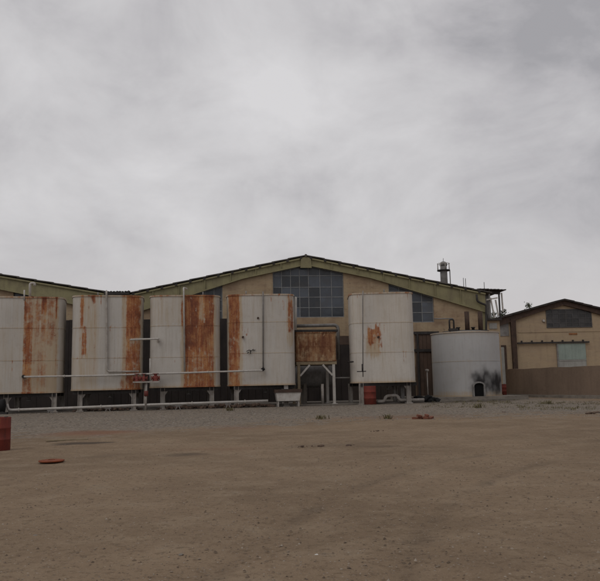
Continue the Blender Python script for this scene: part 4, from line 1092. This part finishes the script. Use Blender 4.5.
# clods
cl = [(592, 413.5, .20, 'dark clod at the right edge of the yard, the larger of two'), (598, 412.5, .14, 'dark clod at the right edge of the yard, the smaller of two'), (349, 445.8, .10, 'dark clod in mid yard, right of its two companions'), (322, 446, .085, 'dark clod in mid yard between two others'), (302, 446.5, .075, 'dark clod in mid yard, left of two others'), (505, 412.5, .12, 'small dark clod in the yard before the red barrel'), (378, 431, .07, 'tiny dark clod between the mid yard and the brick pile')]
for k, (px, py, r_, lb_) in enumerate(cl):
    p = gnd(px, py); mb = MB(); mb.rock((0, 0, r_ * .1), r_ * .8, .34, 200 + k, 2)
    for j in range(6): mb.rock((random.gauss(0, r_ * 1.2), random.gauss(0, r_), r_ * .08), r_ * random.uniform(.2, .5), .5, 230 + k * 7 + j, 2)

    o = mb.build('clod', M['rubble']); place(o, (p.x, p.y, 0)); tag(o, lb_, 'clod', 'dark clods on the yard')
for k, (px, py, r_, lb_) in enumerate([(316.5, 557, .028, 'small white scrap on the dirt near the bottom of the photo'), (35, 537, .03, 'pale flat stone on the dirt at the lower left'), (181, 556, .03, 'pale flat stone on the dirt at the lower centre left')]):
    p = gnd(px, py); mb = MB(); mb.rock((0, 0, .012), r_, .4, 300 + k, 2); o = mb.build('scrap' if k == 0 else 'stone', M['white_scrap' if k == 0 else 'concrete']); place(o, (p.x, p.y, 0)); tag(o, lb_, 'scrap' if k == 0 else 'stone')

# dry weeds at the gravel edge
def weed(px, py, h_, lab, seed):
    random.seed(seed); p = gnd(px, py); mb = MB()
    for i in range(46):
        a = random.random() * 6.28; l = h_ * random.uniform(.5, 1.1); s = random.uniform(.3, 1.2)
        x0, y0 = random.gauss(0, .12), random.gauss(0, .12)
        tip = Vector((x0 + math.cos(a) * l * s, y0 + math.sin(a) * l * s, l)); b0 = Vector((x0, y0, 0)); md = (b0 + tip) / 2 + Vector((0, 0, l * .2))
        w = Vector((-math.sin(a), math.cos(a), 0)) * .014
        vs = [mb.bm.verts.new(q) for q in (b0 - w, b0 + w, md + w, md - w)]; mb.bm.faces.new(vs)
        t_ = mb.bm.verts.new(tip); mb.bm.faces.new((vs[3], vs[2], t_))
    o = mb.build('weed', M['weed'], fix=False); place(o, (p.x, p.y, 0)); tag(o, lab, 'weed', 'dry weeds on the yard')
M['weed'] = weathered('dry_weed', (.13, .115, .05), (.09, .07, .035), .9, 5, streak=False, bump=0)
weed(388, 419, .22, 'dry weed tuft left of the broken brick pile', 1); weed(322, 419, .2, 'dry weed tuft on the gravel before the rusty box tank', 2)
weed(478, 408, .25, 'dry weed tuft in front of the sooty hatch', 3); weed(548, 404, .25, 'dry weed tuft before the mud wall', 4); weed(230, 411, .25, 'dry weed tuft at the gravel edge before the fourth tank', 5)
random.seed(11)
mb = MB()
for i in range(260):
    px = random.uniform(425, 600); py = random.choice((400.5, 401.5, 403, 405, 407)) + random.uniform(-1, 1.2) + (2 if px > 520 else 0)
    p = gnd(px, py); hgt = random.uniform(.05, .16)
    for j in range(9):
        a = random.random() * 6.28; b0 = p + Vector((random.gauss(0, .1), random.gauss(0, .1), 0)); b0.z = .0; w_ = Vector((-math.sin(a), math.cos(a), 0)) * .012
        tip = b0 + Vector((math.cos(a) * hgt * .7, math.sin(a) * hgt * .7, hgt * random.uniform(.6, 1.2)))
        mb.bm.faces.new([mb.bm.verts.new(q) for q in (b0 - w_, b0 + w_, tip)])
o = mb.build('dry_grass', M['weed'], fix=False); tag(o, 'thin dry yellowish grass along the foot of the mud wall and round tank', 'grass', kind='stuff')

# ------------------------------------------------------------------ trees beyond the warehouse roof
def leafmat():
    m, t, b = material('leaf')
    a = t.new('ShaderNodeAttribute', attribute_name='tone')
    t.put(b.inputs['Base Color'], t.ramp(a.outputs['Fac'], [(0, (.018, .026, .012)), (.6, (.05, .062, .028)), (1, (.09, .10, .05))])); b.inputs['Roughness'].default_value = .8
    return m
M['leaf'] = leafmat(); M['bark'] = weathered('bark', (.09, .07, .05), (.04, .03, .025), .95, 4)
def tree(px, py, D, cr, label):
    p = at(px, py, D); ht_ = p.z
    t = thing('tree', label, 'tree', (p.x, p.y, 0), random.random() * 6, 'trees beyond the warehouse')
    mb = MB(); mb.tube([(0, 0, 0), (.05, .02, ht_ * .4), (-.05, .05, ht_ * .75), (0, 0, ht_ * .93)], .2, 9, radii=[.28, .2, .12, .04])
    cl = []
    for i in range(11):
        a = random.random() * 6.28; z = ht_ * random.uniform(.5, .88); e = Vector((math.cos(a), math.sin(a), 0)) * cr * random.uniform(.4, 1) * (1.15 - .6 * (z / ht_)) + Vector((0, 0, z + cr * .5))
        if e.z > ht_ - .3: e.z = ht_ - .3
        mb.tube([(0, 0, z), e * .5 + Vector((0, 0, z * .5 + .1)), e], .05, 6, radii=[.07, .05, .02]); cl.append(e)
    cl.append(Vector((0, 0, ht_ - .35)))
    mb.build('trunk', M['bark'], t)
    verts = []; faces = []; tones = []
    for c in cl:
        tn = random.random()
        for _ in range(150):
            q = c + Vector((random.gauss(0, 1), random.gauss(0, 1), random.gauss(0, .8))) * cr * .24
            u = Vector((random.gauss(0, 1), random.gauss(0, 1), random.gauss(0, 1))).normalized(); v = u.cross(Vector((random.gauss(0, 1), random.gauss(0, 1), random.gauss(0, 1)))).normalized()
            s = random.uniform(.06, .14); k = len(verts); verts += [q - u*s*1.6, q + v*s*.7, q + u*s*1.6, q - v*s*.7]; faces.append((k, k+1, k+2, k+3)); tones.append(min(1, max(0, tn * .6 + random.random() * .4)))
    me = bpy.data.meshes.new('crown'); me.from_pydata([tuple(v) for v in verts], [], faces); a = me.attributes.new('tone', 'FLOAT', 'FACE'); a.data.foreach_set('value', tones); me.materials.append(M['leaf'])
    o = bpy.data.objects.new('crown', me); COL.objects.link(o); o.parent = t
tree(528.5, 303.5, 132, 1.1, 'small bushy tree top showing above the middle of the left warehouse roof slope')
tree(503, 310, 134, 1.3, 'tree top showing above the warehouse roof just right of the canopy')
tree(494, 312.5, 136, 1.2, 'tree top seen through the braces of the canopy')

# ------------------------------------------------------------------ sky and light
SUN_EL, SUN_AZ = R(52), R(215)     # azimuth from north (+Y) clockwise: behind the camera, to the left
w = bpy.data.worlds.new('World'); scene.world = w; w.use_nodes = True
t = NT(w.node_tree); bg = w.node_tree.nodes['Background']
sky = t.new('ShaderNodeTexSky'); sky.sky_type = 'NISHITA'; sky.sun_disc = False
sky.sun_elevation = SUN_EL; sky.sun_rotation = SUN_AZ; sky.dust_density = 4; sky.air_density = 1.2
g = t.new('ShaderNodeTexCoord').outputs['Generated']
sp = t.new('ShaderNodeSeparateXYZ'); t.put(sp.inputs[0], g)
zz = t.math('MAXIMUM', sp.outputs[2], 0.0)
c = t.mapping(g, (1, 1, 1.35), (3.1, 0.4, 1.2))
n1 = t.noise(c, 4.2, 7, .55, .5); n2 = t.noise(c, 1.7, 3, .5, .3); n3 = t.noise(t.mapping(g, (1, 1, 1.5), (8, 1, 4)), 9, 6, .6, .5)
cl = t.math('ADD', t.math('MULTIPLY', t.rng(n1, .28, .72, .22, .78, False), .56), t.math('ADD', t.math('MULTIPLY', n2, .28), t.math('MULTIPLY', n3, .17)))
# heavier bank of cloud high to the right
bank = t.math('ADD', t.math('MULTIPLY', sp.outputs[0], .30), t.math('MULTIPLY', zz, .42))
cl = t.math('SUBTRACT', cl, t.math('MULTIPLY', t.rng(bank, .10, .30), .14))
colr = t.ramp(cl, [(.32, (.37, .362, .378)), (.41, (.49, .476, .49)), (.50, (.58, .566, .575)), (.66, (.70, .686, .694))])
colr = t.mix(t.rng(zz, .02, .22), (.585, .56, .565), colr)
low = t.rng(sp.outputs[2], -.25, .0)
colr = t.mix(low, (.14, .12, .10), colr)
sc10 = t.new('ShaderNodeVectorMath', operation='SCALE'); t.put(sc10.inputs[0], colr); sc10.inputs['Scale'].default_value = 10.0
fin = t.mix(.95, sky.outputs[0], sc10.outputs[0])
t.put(bg.inputs['Color'], fin); bg.inputs['Strength'].default_value = .1

sd = bpy.data.lights.new('sun', 'SUN'); so = bpy.data.objects.new('sun', sd); COL.objects.link(so)
sd.energy = .6; sd.angle = R(35); sd.color = (1, .965, .92)
dirv = Vector((math.sin(SUN_AZ) * math.cos(SUN_EL), math.cos(SUN_AZ) * math.cos(SUN_EL), math.sin(SUN_EL)))
so.rotation_euler = (-dirv).to_track_quat('-Z', 'Y').to_euler(); so.location = dirv * 100

scene.view_settings.view_transform = 'Standard'; scene.view_settings.look = 'None'; scene.view_settings.exposure = 0
